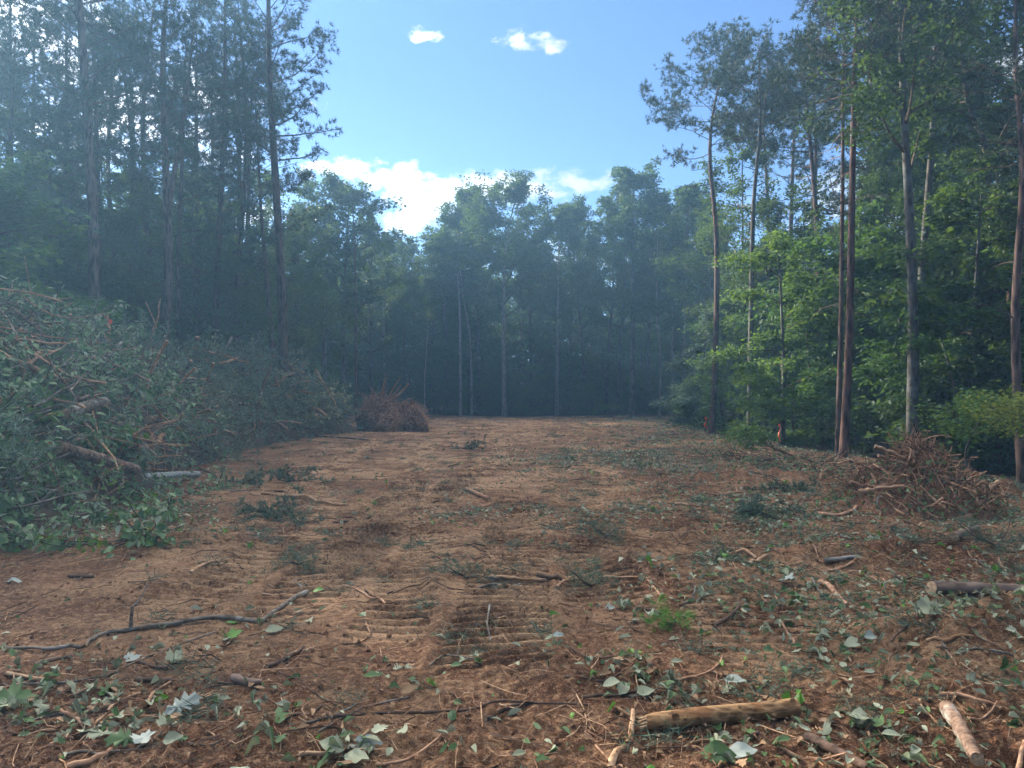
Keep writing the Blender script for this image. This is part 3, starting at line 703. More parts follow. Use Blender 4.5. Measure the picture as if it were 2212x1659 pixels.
# left woods
LL = 'dark broadleaf tree among the pines of the left woods'
for (px, top, D) in [(-60, 120, 22), (30, 200, 24), (80, 330, 27), (150, 300, 29), (240, 260, 27), (265, 420, 24), (320, 380, 31), (430, 330, 29), (470, 420, 33), (520, 380, 31), (640, 470, 36),
                     (-120, 60, 19), (-220, 100, 18), (-200, 200, 26), (500, 520, 28), (600, 500, 34), (690, 520, 40), (10, 90, 26), (120, 190, 25), (300, 300, 26), (380, 260, 30), (560, 450, 32)]:
    bg_top(px, top, D, NK, LL, 'broadleaf trees of the left woods', wide=0.95)
for k in range(26):
    px = rg.uniform(-350, 640); D = rg.uniform(32, 52)
    bg_top(px, rg.uniform(330, 520), D, BK, 'half hidden broadleaf tree deep in the left woods', 'trees deep in the left woods')
LP = 'lesser pine behind the tall pines of the left woods'
for (px, top, D) in [(60, 40, 28), (260, 90, 30), (300, 30, 33), (430, 60, 31), (500, 20, 30), (470, 170, 34), (530, 110, 36), (-40, 0, 26), (-150, -100, 22), (130, 20, 27), (220, 0, 25), (330, -60, 27), (460, -60, 28), (30, -60, 25), (520, 10, 33), (280, 60, 28)]:
    bg_top(px, top, D, PK, LP, 'lesser pines of the left woods')
# right woods
LR = 'dark broadleaf tree filling the right woods'
for (px, top, D) in [(1600, 260, 33), (1650, 400, 30), (1720, 440, 31), (1790, 470, 26), (1880, 330, 25), (1930, 260, 23), (2000, 40, 24), (2070, 90, 23), (2110, 280, 21), (2170, 250, 20),
                     (2250, 100, 19), (2300, 260, 17), (2380, 100, 18), (1560, 420, 38), (1690, 480, 35), (1905, -40, 27), (2050, -60, 28), (2180, 30, 25)]:
    bg_top(px, top, D, NK, LR, 'broadleaf trees of the right woods', wide=0.95, lean=(0, rg.uniform(-.03, .03)))
for k in range(30):
    px = rg.uniform(1560, 2700); D = rg.uniform(27, 50)
    bg_top(px, rg.uniform(470, 640), D, BK, 'half hidden broadleaf tree deep in the right woods', 'trees deep in the right woods', leaf='leaf_dark')
for (px, top, D) in [(1700, 150, 36), (1735, 110, 32), (1900, 60, 30), (1960, 40, 33), (2060, 160, 34), (2120, 90, 27), (2250, -60, 21), (1880, 330, 24)]:
    bg_top(px, top, D, PK, 'lesser pine behind the big red pine', 'lesser pines of the right woods')
for i, (px, top, D, lb) in enumerate([(1360, 560, 63, 'tree painted sunlit yellow green deep behind the tallest far crown'), (1490, 600, 60, 'tree painted sunlit yellow green deep where the far row meets the right woods'), (1930, 480, 42, 'tree painted sunlit yellow green deep left of the forked grey tree'),
        (2040, 470, 44, 'tree painted sunlit yellow green deep right of the forked grey tree'), (1700, 560, 46, 'tree painted sunlit yellow green deep behind the flat tiered young tree'), (2130, 520, 40, 'tree painted sunlit yellow green deep near the right edge')]):
    bg_top(px, top, D, NK, lb, None, leaf='leaf_yellow')  # backlit sun put into the leaf colour
# unseen woods behind and beside the viewer, added to shade the near ground
for k in range(22):
    a = math.radians(rg.uniform(75, 285)); D = rg.uniform(15, 24)
    NK[k % 4].put(math.sin(a) * D, math.cos(a) * D, rg.uniform(14, 18), rg.random() * 6, 'unseen broadleaf tree added around the near end of the clearing for shade', group='added shading trees of the near end')
# understorey along the edges
def edge_right(y): return float(np.interp(y, EDGE_Y, EDGE_R))
LSK = [('slender sapling tier inside the right woods', 'saplings of the right woods'), ('slender sapling under the far row of trees', 'saplings of the far row'), ('slender sapling behind the brush heap', 'saplings of the left woods')]
for k in range(46):
    y = rg.uniform(15, 42); x = edge_right(y) + rg.uniform(0.6, 9) ; kk = SK[rg.randrange(4)]
    kk.put(x, y, rg.uniform(3, 7.5), rg.random() * 6, LSK[0][0], 'sapling', LSK[0][1], wide=rg.uniform(.9, 1.3), leaf='leaf_mid' if rg.random() < .6 else 'leaf_dark')
for k in range(52):
    x = rg.uniform(-17, 14); y = rg.uniform(52.5, 62); kk = SK[rg.randrange(4)]
    kk.put(x, y, rg.uniform(3, 8.5), rg.random() * 6, LSK[1][0], 'sapling', LSK[1][1], wide=rg.uniform(1, 1.5), leaf='leaf_dark')
for k in range(40):
    y = rg.uniform(14, 50); x = -12.2 - rg.uniform(0, 7) - (y - 14) * .05; kk = SK[rg.randrange(4)]
    kk.put(x, y, rg.uniform(3, 8), rg.random() * 6, LSK[2][0], 'sapling', LSK[2][1], wide=rg.uniform(1, 1.4), leaf='leaf_mid' if rg.random() < .3 else 'leaf_dark')
for k in range(60):
    t = rg.random()
    if t < .45: y = rg.uniform(14, 45); x = edge_right(y) + rg.uniform(0.3, 5); lb = 'low leafy shrub on the floor of the right woods'; gp = 'shrubs of the right woods'
    else: x = rg.uniform(-12, 12); y = rg.uniform(51.5, 56); lb = 'low leafy shrub at the foot of the far row'; gp = 'shrubs of the far row'
    UK[rg.randrange(4)].put(x, y, rg.uniform(.7, 2.2), rg.random() * 6, lb, 'shrub', gp, leaf='leaf_mid' if t < .25 else None)

# hand placed bright young trees at the right edge
def sap_at(label, px, py, top, D, seed, width, leafm, leaf=0.11, n=9000, name='young_tree', tmpl=OVAL, base=.12):
    b = at(px, py, D); g = Vector((b.x, b.y, gz(b.x, b.y))); H = CAM_H - (top - HY) / F * D - g.z
    return one_tree(name, label, gen_sapling(seed, H, width, leaf, n, base=base, tmpl=tmpl), 'gray_bark', leafm, g, 'sapling')
sap_at('silvery green young tree at the corner where the right woods begin', 1520, 930, 670, 33, 401, 1.7, 'leaf_pale', 0.17, 8000, base=.05)
sap_at('bright green young tree left of the crooked grey pine', 1598, 950, 640, 30.5, 402, 1.8, 'leaf_light', 0.15, 8500, base=.06)
sap_at('tall fresh green young tree with wide flat tiers in the right woods', 1690, 975, 500, 22.5, 403, 1.9, 'leaf_light', 0.13, 10500, base=.07)
sap_at('fresh green young tree behind the crooked grey pine', 1650, 930, 530, 31, 404, 2.0, 'leaf_light', 0.15, 9000, base=.06)
sap_at('broad young tree between the flat tiered one and the tallest red trunk', 1755, 980, 620, 24, 405, 1.8, 'leaf_mid', 0.13, 9000, base=.06)
sap_at('low silvery sapling near the first orange ribbon', 1500, 925, 825, 34, 406, .9, 'leaf_pale', 0.12, 2600)
sap_at('low bright green bush by the second orange ribbon', 1612, 975, 930, 19.5, 407, .8, 'leaf_light', 0.11, 700, 'leafy_bush')
sap_at('dim green young tree right of the forked grey tree', 2060, 1000, 640, 17.5, 408, 1.9, 'leaf_mid', 0.12, 11000)
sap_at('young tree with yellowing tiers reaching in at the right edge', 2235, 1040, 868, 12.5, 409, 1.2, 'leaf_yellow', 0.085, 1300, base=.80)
sap_at('flat green sapling right of the root pile', 2090, 1030, 865, 14, 410, 1.3, 'leaf_light', 0.085, 2200, base=.62)
sap_at('silvery sapling high between the trunks near the right edge', 2105, 1000, 700, 18.5, 411, 1.3, 'leaf_pale', 0.13, 3500, base=.5)
sap_at('rounded green bush at the foot of the far row', 1150, 905, 790, 50.5, 412, 1.6, 'leaf_mid', 0.2, 4500)
sap_at('wispy green bush at the foot of the tallest broadleaf', 1275, 905, 830, 50, 413, 1.3, 'leaf_mid', 0.18, 2500)
sap_at('yellowish young tree behind the brush heap', 520, 850, 650, 30, 414, 2.0, 'leaf_mid', 0.15, 7000)
sap_at('young tree standing between the brush heap and the pair of pines', 640, 880, 700, 34, 415, 2.2, 'leaf_dark', 0.15, 8000)

ORD = 'leftmost second third fourth fifth sixth seventh eighth ninth tenth eleventh twelfth thirteenth fourteenth fifteenth sixteenth seventeenth eighteenth nineteenth twentieth'.split() + ['twenty %s' % w for w in 'first second third fourth fifth sixth seventh eighth ninth'.split()]
def number_group(group, phrase):
    T_ = sorted([o for o in col.objects if o.get('group') == group], key=lambda o: o.location.x / max(o.location.y, 1))
    T_ = [o for o in T_ if abs(o.location.x / max(o.location.y, .1)) < .74 and o.location.y > 0] 
    for i, o in enumerate(T_[:29]): o['label'] = phrase % (ORD[i] if i == 0 else ORD[i] + ' from left')
number_group('broadleaf trees of the far row', 'broadleaf crown in the far row closing the clearing, %s')
number_group('broadleaf trees of the left woods', 'dark broadleaf tree among the left pines, %s')
number_group('lesser pines of the left woods', 'lesser pine behind the tall left pines, %s')
number_group('broadleaf trees of the right woods', 'dark broadleaf tree filling the right woods, %s')
number_group('lesser pines of the right woods', 'lesser pine behind the big red pine trunk, %s')

for i, (px, py, h, D, lf) in enumerate([(1500, 925, 1.6, 33, 'leaf_mid'), (1560, 940, 2.0, 29.5, 'leaf_mid'), (1640, 955, 1.5, 25.5, 'leaf_dark'), (1720, 965, 1.8, 23, 'leaf_mid'), (1775, 975, 1.5, 21.5, 'leaf_dark'), (1480, 920, 1.3, 36, 'leaf_mid'), (1870, 985, 1.4, 19.5, 'leaf_dark'), (2030, 990, 1.6, 18, 'leaf_dark')]):
    b = at(px, py, D); UK[i % 4].put(b.x, D, h, i * 1.3, 'leafy shrub at the foot of the right woods edge, %s' % (ORD[i] + (' from left' if i else '')), 'shrub', 'shrubs at the right woods edge', leaf=lf, wide=1.3)

# far wood closing the view between the trunks: one mass
def far_wood():
    rng = np.random.default_rng(77); G = Geo()
    C = []
    for k in range(4200):
        a = rng.uniform(-62, 62); x0 = math.sin(math.radians(a)); y0 = math.cos(math.radians(a)); q = math.tan(math.radians(a)) * F + CX
        D = rng.uniform(74, 100) if abs(a) < 20 else rng.uniform(48, 80)
        x, y = x0 * D, y0 * D
        top = (np.interp(q, [300, 700, 1150, 1250, 1480, 1560, 2200], [13, 15, 15, 9.5, 9.5, 12, 12])) * (D / 85 if abs(a) < 20 else D / 70)
        if y > 40 or abs(x) > 24: C.append((x, y, .2 + (top - .2) * rng.random() ** 1.3))
    C = np.array(C)
    for c in C: cluster(G, rng, c, 55, 2.6, 1.9, DIAM, 0.55, 0, .4)
    o = G.build('far_woods', [M['leaf_far']]); tag(o, 'dim undergrowth mass of the deeper woods seen between the trunks', 'woods', kind='stuff')
far_wood()

# ------------------------------------------------------------------ debris heap
def heap_mesh():
    rng = np.random.default_rng(9)
    xs = np.linspace(-13.5, -4.2, 90); ys = np.linspace(4.4, 32, 240)
    X, Y = np.meshgrid(xs, ys, indexing='ij'); Hh = heap(X, Y)
    Z = terrain(X, Y) + Hh * 0.80 - 0.08 + 0.10 * fbm(X * 3, Y * 3, 4, 3) * (Hh > 0.1) - 0.25 * (Hh < 0.05)
    V = np.stack([X, Y, Z], -1).reshape(-1, 3); nx, ny = X.shape
    i = np.arange(nx - 1)[:, None] * ny; j = np.arange(ny - 1)[None]
    Q = np.stack([i + j, i + ny + j, i + ny + j + 1, i + j + 1], -1).reshape(-1, 4)
    G = Geo(); G.add(V, Q)
    o = G.build('heap_core', M['twig'], smooth=True)  # dark colour of the core stands in for shade in the gaps
    tag(o, 'dark soil core packed inside the long brush heap, gap shade painted in', 'brush heap', kind='stuff')
heap_mesh()
def heap_points(rng, n, y0, y1, zmin=0.0, up=0.1):
    out = []
    while len(out) < n:
        x = rng.uniform(-12.5, -4.3, n); y = rng.uniform(y0, y1, n); h = heap(x, y)
        z = terrain(x, y) + h
        ok = (h > 0.12) & (z > zmin)
        # only the faces that look over the clearing carry most of the brush
        keep = ok & ((x > np.interp(y, HEAP_Y, FOOT_X) - 3.6) | (rng.random(n) < .35))
        for a, b, c in zip(x[keep], y[keep], z[keep]): out.append((a, b, c + rng.uniform(-.12, up)))
    return np.array(out[:n])
def leafy_spray(G, rng, p, d, L, leaf, tmpl, mat, n=26, droop=-0.5, twig=0):
    bp = branch_path(rng, p, d, L, 6, droop, 0.12)
    G.tube(bp, np.linspace(.010, .003, len(bp)), 3, twig)
    q = rng.uniform(.8, 6, n); a = np.minimum(q.astype(int), 5); B = np.array(bp)
    pos = B[a] + (B[a + 1] - B[a]) * (q - a)[:, None] + rng.normal(size=(n, 3)) * 0.05
    dd = (B[a + 1] - B[a]); dd = dd / (np.linalg.norm(dd, axis=1)[:, None] + 1e-9) * .5 + rand_unit(rng, n) * .8 + np.array([0, 0, -.45])
    G.leaves(tmpl, pos, dd, rand_unit(rng, n) * .6 + np.array([.15, -.35, .5]), leaf * (.7 + .6 * rng.random(n)), mat)
NEEDLE_THIN = ([(0, -0.014, 0), (1, 0, 0), (0, 0.014, 0)], [[(0, 1, 2)]])
def needle_spray(G, rng, p, d, L, mat, tuft=.13, droop=-.3, n=14, tm=NEEDLE, per=10):
    bp = branch_path(rng, p, d, L, 5, droop, .16); G.tube(bp, np.linspace(.011, .003, len(bp)), 3, 0)
    B = np.array(bp); q = rng.uniform(1, 5, n); a = np.minimum(q.astype(int), 4); S = B[a] + (B[a + 1] - B[a]) * (q - a)[:, None] + rng.normal(size=(n, 3)) * .06
    dr = np.repeat((B[a + 1] - B[a]) / (L / 5), per, 0) * .8 + rand_unit(rng, n * per) * .8
    G.leaves(tm, np.repeat(S, per, 0), dr, rand_unit(rng, n * per), tuft * (.7 + .6 * rng.random(n * per)), mat)
def out_dir(rng, k=1.0):
    d = np.array([0.75, -0.55, 0.35]) * k + rand_unit(rng, 1)[0]; return d / np.linalg.norm(d)
def build_heap():
    rng = np.random.default_rng(21)
    G = Geo()                                             # leafy front half
    for p in heap_points(rng, 250, 8.5, 15.0, 0.9, .25): leafy_spray(G, rng, p, out_dir(rng), rng.uniform(.5, 1.2), .12, OVAL, 1, 30)
    for p in heap_points(rng, 150, 5.0, 11.0, 0.05, .15): leafy_spray(G, rng, p, out_dir(rng), rng.uniform(.4, .9), .12, OVAL, 1, 24)
    for p in heap_points(rng, 60, 12, 20, 0.2, .2): leafy_spray(G, rng, p, out_dir(rng), rng.uniform(.5, 1.0), .11, OVAL, 1, 22)
    tag(G.build('leafy_brush', [M['twig'], M['heap_leaf']]), 'wilting leafy branches covering the near half of the brush heap', 'brush', kind='stuff')
    G = Geo()
    for p in heap_points(rng, 850, 15.5, 29.0, 0.1, .2): needle_spray(G, rng, p, out_dir(rng), rng.uniform(.6, 1.4), 1)
    for p in heap_points(rng, 170, 7.5, 13.5, 0.1, .1): needle_spray(G, rng, p, out_dir(rng), rng.uniform(.5, 1.1), 1)
    tag(G.build('pine_brush', [M['twig'], M['heap_needle']]), 'cut pine boughs with dull green needles packed along the brush heap', 'brush', kind='stuff')
    G = Geo()
    for p in heap_points(rng, 150, 25.5, 30.6, 0.5, .25): leafy_spray(G, rng, p, out_dir(rng), rng.uniform(.5, 1.0), .15, OVAL, 1, 26)
    for p in heap_points(rng, 150, 17, 27, 1.0, .25): leafy_spray(G, rng, p, out_dir(rng), rng.uniform(.5, .9), .13, OVAL, 1, 22)
    tag(G.build('dry_brush', [M['twig'], M['heap_pale']]), 'pale drying leaves hanging over the far end of the brush heap', 'brush', kind='stuff')
    for nm, mat, n, lab in (('tangled_twigs', 'stick_gray', 1700, 'thin grey twigs tangled through the whole brush heap'), ('tangled_roots', 'root_red', 480, 'torn reddish roots and splinters tangled in the brush heap')):
        G = Geo()
        y0, y1 = (6, 30) if mat == 'stick_gray' else (9, 21)
        for p in heap_points(rng, n, y0, y1, 0.05, .2):
            p = p + (np.array([0, 0, 1.6]) - p) / np.linalg.norm(p) * rng.uniform(0, .4); d = rand_unit(rng, 1)[0]; d[2] *= .5; L = rng.uniform(.3, 1.8)
            bp = branch_path(rng, p - d * L * .5, d, L, 5, -.15, .22); r = rng.uniform(.006, .02)
            G.tube(bp, np.linspace(r, r * .4, len(bp)), 4, 0)
        tag(G.build(nm, [M[mat]]), lab, 'twigs', kind='stuff')
build_heap()

# ------------------------------------------------------------------ sticks and logs (each a thing)
def stick(name, label, pts, r, mat, cat, group=None, seed=1, n=None, seg=8, taper=.75, side=None, cap='cut_wood', lumpy=0.16):
    """pts world points; side = list of (points, radius) for side shoots"""
    rng = np.random.default_rng(seed)
    if cat == 'log': seg = 16; lumpy = .05; n = 26
    P = smooth_path(pts, n or max(7, len(pts) * 4)); n = len(P); c = P[0].copy()
    for i, p in enumerate(P):
        if 0 < i < n - 1: p += Vector(rng.normal(size=3) * r * (.06 if cat == 'log' else .2))
    P = [p - c for p in P]
    R = np.linspace(r, r * taper, n) * (1 + lumpy * (rng.random(n) - .5) * 1.6)
    G = Geo(); G.tube(P, R, seg, 0, 1, rough=lumpy, rng=rng)
    for (sp, sr) in (side or []):
        S = smooth_path([Vector(q) - c for q in sp], 7); G.tube(S, np.linspace(sr, sr * .6, 7), 6, 0, 1, rough=lumpy, rng=rng)
    o = G.build(name, [M[mat], M[cap]], smooth=True); o.location = c
    return tag(o, label, cat, group)
def lay(px_pts, rpx, heapy=False, lift=0.9):
    """picture polyline to points lying on the ground; returns points and metric radius"""
    P = [hit(x, y, heapy) for x, y in px_pts]; D = sum(p.y for p in P) / len(P); r = rpx / F * D
    for p in P: p.z += r * lift
    if heapy:
        for p in P:
            if float(heap(p.x, p.y)) > .05: p += (Vector((0, 0, CAM_H)) - p).normalized() * min(.46, .045 * p.y)
    # never dip under the soil between the traced points
    out = []
    for a, b in zip(P[:-1], P[1:]):
        out.append(a)
        L = (b - a).length
        for t in np.linspace(0, 1, max(2, int(L / .12)) + 1)[1:-1]:
            q = a.lerp(b, t); g = float((surf if heapy else terrain)(q.x, q.y)) + r * .75
            if q.z < g and not heapy: q.z = g; out.append(q)
    out.append(P[-1])
    return out, r
def L_(name, cat, label, pts, rpx, mat, heapy=False, group=None, **kw):
    P, r = lay(pts, rpx, heapy)
    if cat == 'log': P = [P[0], (P[0] + P[-1]) / 2 + Vector((0, 0, .1 * r)), P[-1]]
    if cat == 'log':
        up = max(0.0, max(float((terrain)((P[0].lerp(P[-1], t)).x, (P[0].lerp(P[-1], t)).y)) + .45 * r - P[0].lerp(P[-1], t).z for t in np.linspace(0, 1, 12)))
        if not heapy: P = [p + Vector((0, 0, up)) for p in P]
    return stick(name, label, P, r, mat, cat, group, seed=int(pts[0][0] + pts[0][1] * 3), n=max(7, len(P) * 2), **kw)

# foreground left
b0 = hit(287, 1361)
L_('fallen_branch', 'branch', 'long dark curved branch with an upright broken stub across the lower left dirt',
   [(665, 1281), (612, 1316), (560, 1347), (490, 1337), (420, 1347), (297, 1361), (224, 1372), (182, 1398), (105, 1407), (14, 1403)], 6.0, 'stick_gray', taper=.45,
   side=[([b0, b0 + Vector((0, 0, .09)), b0 + Vector((.01, .0, .17))], .014), ([b0 + Vector((.0, 0, .15)), b0 + Vector((.05, .02, .21)), b0 + Vector((.09, .03, .30))], .006)])
FG = [
 ('long_twig', 'twig', 'long thin forked twig slanting below the curved branch', [(161, 1505), (245, 1456), (329, 1417), (472, 1365)], 2.2, 'stick_gray'),
 ('long_twig', 'twig', 'thin grey twig lying level under the slanting twig', [(36, 1477), (130, 1474), (225, 1465), (260, 1452)], 2.2, 'stick_gray'),
 ('broken_stick', 'stick', 'dark barked broken log piece lower left with torn roots at one end', [(297, 1472), (340, 1474), (378, 1476)], 7, 'stick_dark'),
 ('broken_stick', 'stick', 'short brown log stub right of the torn root piece lower left', [(507, 1474), (535, 1480), (567, 1484)], 10, 'log_brown'),
 ('broken_stick', 'stick', 'tan peeled stick half buried at the left edge', [(20, 1462), (60, 1464), (108, 1470)], 5, 'stick_tan'),
 ('root_piece', 'root', 'orange crooked root pointing at the big pale leaf', [(318, 1524), (335, 1503), (350, 1487), (381, 1470)], 4.2, 'root_red'),
 ('root_piece', 'root', 'orange root among the heaped leaves at the lower left', [(87, 1545), (120, 1542), (147, 1550), (175, 1558), (188, 1580)], 5, 'root_red'),
 ('broken_stick', 'stick', 'thick tan stick end at the bottom edge lower left', [(150, 1662), (200, 1645), (245, 1625)], 8, 'root_red'),
 ('broken_stick', 'stick', 'half buried brown stick above the tan peeled stick', [(80, 1438), (115, 1432), (160, 1421)], 5, 'log_brown'),
 ('broken_stick', 'stick', 'straight tan stick on the left dirt above the curved branch', [(414, 1240), (445, 1226), (475, 1214)], 3.5, 'stick_tan'),
 ('broken_stick', 'stick', 'dark bark slab flat on the bare dirt at the left', [(152, 1248), (180, 1249), (208, 1247)], 4.5, 'stick_dark'),
 ('long_twig', 'twig', 'thin dark twig curving down toward the bottom middle', [(610, 1430), (640, 1455), (672, 1490), (730, 1523), (790, 1540)], 1.8, 'stick_dark'),
 ('broken_stick', 'stick', 'long pale stick lying past the leafy heap front', [(567, 1069), (610, 1075), (663, 1080), (700, 1088), (750, 1098)], 3.6, 'stick_tan'),
 ('broken_stick', 'stick', 'stout pinkish stick in the middle distance', [(1009, 1062), (1030, 1070), (1056, 1080)], 4.6, 'root_red'),
 ('broken_stick', 'stick', 'straight flat stick lying across the ridged track', [(1060, 1247), (1122, 1256), (1178, 1263)], 3.6, 'stick_tan'),
 ('broken_stick', 'stick', 'dark rough stick beyond the flat stick on the track', [(1160, 1250), (1190, 1252), (1215, 1256)], 5.5, 'stick_dark'),
 ('root_piece', 'root', 'bent root touching the dark rough stick', [(1203, 1272), (1216, 1260), (1230, 1256), (1250, 1254)], 3.6, 'root_red'),
 ('root_piece', 'root', 'bare curved root on the smooth dirt left of the track', [(741, 1267), (774, 1275), (803, 1297), (820, 1303), (833, 1315)], 2.7, 'root_red'),
 ('long_twig', 'twig', 'pale upright lying twig in the middle of the near dirt', [(1058, 1322), (1053, 1345), (1053, 1363), (1059, 1380), (1057, 1399)], 2.5, 'stick_gray'),
 ('long_twig', 'twig', 'bent grey twig left of the middle dirt mound', [(928, 1438), (950, 1426), (976, 1419), (1038, 1425)], 2.2, 'stick_gray'),
 ('fallen_branch', 'branch', 'very long thin branch lying along the bottom middle', [(719, 1550), (829, 1542), (924, 1539), (1023, 1531), (1086, 1513), (1159, 1520), (1269, 1522)], 3.4, 'stick_dark'),
 ('fallen_branch', 'branch', 'shorter dark branch crossing the very long thin branch', [(1049, 1557), (1086, 1535), (1120, 1524), (1152, 1517)], 4.4, 'stick_dark'),
 ('long_twig', 'twig', 'pale thin stick rising right toward the bent grey twig', [(690, 1582), (740, 1552), (792, 1531), (884, 1509)], 2.6, 'stick_gray'),
 ('wood_splinter', 'splinter', 'tall grey tan wood splinter left of the big tan log', [(1318, 1662), (1345, 1618), (1361, 1594), (1366, 1541)], 7.5, 'stick_tan'),
 ('long_twig', 'twig', 'wavy bare root line right of the ridged track', [(1291, 1255), (1340, 1250), (1390, 1251), (1408, 1265), (1427, 1289)], 2.4, 'stick_tan'),
 ('broken_stick', 'stick', 'short dark stick in the leafy patch right of middle', [(1376, 1315), (1405, 1322), (1431, 1330)], 5.2, 'stick_dark'),
 ('long_twig', 'twig', 'grey twig beside the pair of pale leaves near the tan log', [(1357, 1506), (1398, 1506), (1431, 1484)], 2.8, 'stick_gray'),
 ('log', 'log', 'pale peeling log at the lower right corner', [(2040, 1552), (2056, 1590), (2066, 1625), (2105, 1675)], 17, 'log_pale'),
 ('log', 'log', 'dark rotten log sinking into the bottom right dirt', [(1735, 1594), (1770, 1606), (1805, 1623), (1865, 1664)], 11, 'stick_dark'),
 ('broken_stick', 'stick', 'dark red stick slanting just below the big tan log', [(1555, 1631), (1590, 1604), (1636, 1583)], 5, 'stick_dark'),
 ('broken_stick', 'stick', 'tan stick laid on the mound below the brown log', [(1999, 1388), (2040, 1385), (2098, 1377)], 4.2, 'stick_tan'),
 ('root_piece', 'root', 'thin curling root hanging down the right mound', [(2021, 1399), (2040, 1408), (2052, 1425), (2062, 1441)], 2.6, 'root_red'),
 ('wood_splinter', 'splinter', 'split orange plank of wood on the right leafy ridge', [(1770, 1262), (1790, 1276), (1827, 1311)], 6, 'root_red'),
 ('broken_stick', 'stick', 'short tan stick, upper of two on the dirt before the ridge', [(1588, 1196), (1610, 1202), (1632, 1211)], 4.4, 'stick_tan'),
 ('broken_stick', 'stick', 'short tan stick, lower of two on the dirt before the ridge', [(1616, 1221), (1636, 1216), (1658, 1211)], 4.6, 'stick_tan'),
 ('root_piece', 'root', 'tan wandering root above the big tan log', [(1440, 1470), (1489, 1467), (1530, 1451), (1552, 1438), (1559, 1425)], 2.7, 'root_red'),
 ('long_twig', 'twig', 'long dark wiry twig just above the big tan log', [(1438, 1487), (1475, 1498), (1566, 1498), (1676, 1506)], 2.2, 'stick_dark'),
 ('root_piece', 'root', 'orange root standing out of the bottom right corner', [(2190, 1668), (2198, 1635), (2215, 1602)], 5.5, 'root_red'),
 ('root_piece', 'root', 'branched orange root lying left in front of the root pile', [(1765, 1113), (1800, 1117), (1837, 1110), (1855, 1100), (1872, 1090)], 4.2, 'root_red'),
 ('broken_stick', 'stick', 'pale stick on the far side of the right leafy ground', [(1440, 1091), (1475, 1093), (1511, 1099)], 3, 'stick_tan'),
 ('log', 'log', 'knotted brown log piece right of the near root pile foot', [(2058, 1172), (2085, 1160), (2109, 1146)], 8, 'log_brown'),
 ('broken_stick', 'stick', 'grey bark stick on the leafy ridge before the root pile', [(1779, 1216), (1810, 1213), (1845, 1211)], 6, 'stick_gray'),
 ('broken_stick', 'stick', 'dark stick slanting on the dirt right of middle', [(1541, 1355), (1566, 1340), (1596, 1321)], 4.8, 'stick_dark'),
 ('long_twig', 'twig', 'white curved stick on the far dirt right of middle', [(1469, 1006), (1486, 1012), (1504, 1019), (1548, 1026)], 2.0, 'stick_gray'),
 ('broken_stick', 'stick', 'grey stick lying before the far end of the brush heap', [(640, 940), (700, 944), (795, 952)], 2.2, 'stick_gray'),
 ('root_piece', 'root', 'bent bough standing up right of the root pile', [(2055, 1046), (2085, 1036), (2116, 1024), (2105, 1046), (2092, 1068)], 3.4, 'stick_tan'),
 ('root_piece', 'root', 'thick short root right of the root pile', [(2112, 1076), (2130, 1066), (2153, 1048)], 6, 'stick_tan'),
]
for (nm, cat, lab, pts, r, mat) in FG: L_(nm, cat, lab, pts, r, mat)
def edge_log():
    a = at(2008, 1304, 5.5); b = at(2330, 1318, 5.6); r = .055
    up = max(gz(a.lerp(b, t).x, a.lerp(b, t).y) + .7 * r - a.lerp(b, t).z for t in np.linspace(0, 1, 10))
    if up > -.3: a.z += up; b.z += up
    stick('log', 'brown log with peeling bark running off the right edge', [a, a.lerp(b, .5) + Vector((0, .02, .008)), b], r, 'log_brown', 'log', seed=9)
edge_log()
# the big tan log: thicker, with a jagged broken end and peeling bark flaps
def big_log():
    a = hit(1392, 1572); b = hit(1717, 1545); r = 0.041
    a.z += r * .75; b.z += r * .75 + .01
    rng = np.random.default_rng(4)
    P = smooth_path([a, a.lerp(b, .3) + Vector((0, 0, .006)), a.lerp(b, .65) + Vector((0, .01, -.004)), b], 90)
    c = P[0].copy(); P = [p - c for p in P]
    R = np.interp(np.linspace(0, 1, 90), [0, .03, .1, .5, .9, 1], [.62, .84, .95, 1.0, 1.02, 1.0]) * r * (1 + .022 * fbm(np.linspace(0, 14, 90), np.zeros(90), 3, 3) * 2)
    G = Geo(); G.tube(P, R, 26, 0, 1, rough=.02, rng=rng)
    for (kt, ka) in ((.28, .4), (.62, 1.2), (.81, -.2)):
        kp = P[int(kt * 89)]; kn = Vector((.15, -math.cos(ka), math.sin(ka))); G.tube([kp + kn * r * .7, kp + kn * r * 1.12, kp + kn * r * 1.2], [.016, .010, .004], 8, 0, 1)
    d = (P[-1] - P[0]).normalized()
    for k in range(9):                                    # torn fibres at the broken end
        an = k * .7; off = Vector((0, math.cos(an), math.sin(an))) * r * .55
        G.tube([P[1] + off, P[0] + off * .95 - d * rng.uniform(.01, .035)], [.008, .002], 5, 1, 1)
    o = G.build('log', [M['log_tan'], M['cut_wood']], smooth=True); o.location = c
    tag(o, 'big smooth tan log with a torn left end, lowest and largest on the near dirt', 'log')
    for k in range(4):
        H = Geo(); t = rng.uniform(.08, .95); p = P[int(t * 89)]; an = rng.uniform(-.3, 2.2)
        nrm = Vector((0, -math.cos(an), math.sin(an)))
        tv = ([(0, -.5, 0), (.5, -.6, .05), (1, -.3, .3), (1.05, .4, .35), (.4, .6, .06), (0, .4, 0)], [[(0, 1, 4, 5)], [(1, 2, 3, 4)]])
        H.leaves(tv, [p + nrm * (R[int(t * 89)] + .001)], [nrm.cross(d) + d * rng.normal()], [nrm], .02 + .02 * rng.random(), 0)
        H.build('bark_flap', [M['log_tan']], o)
big_log()

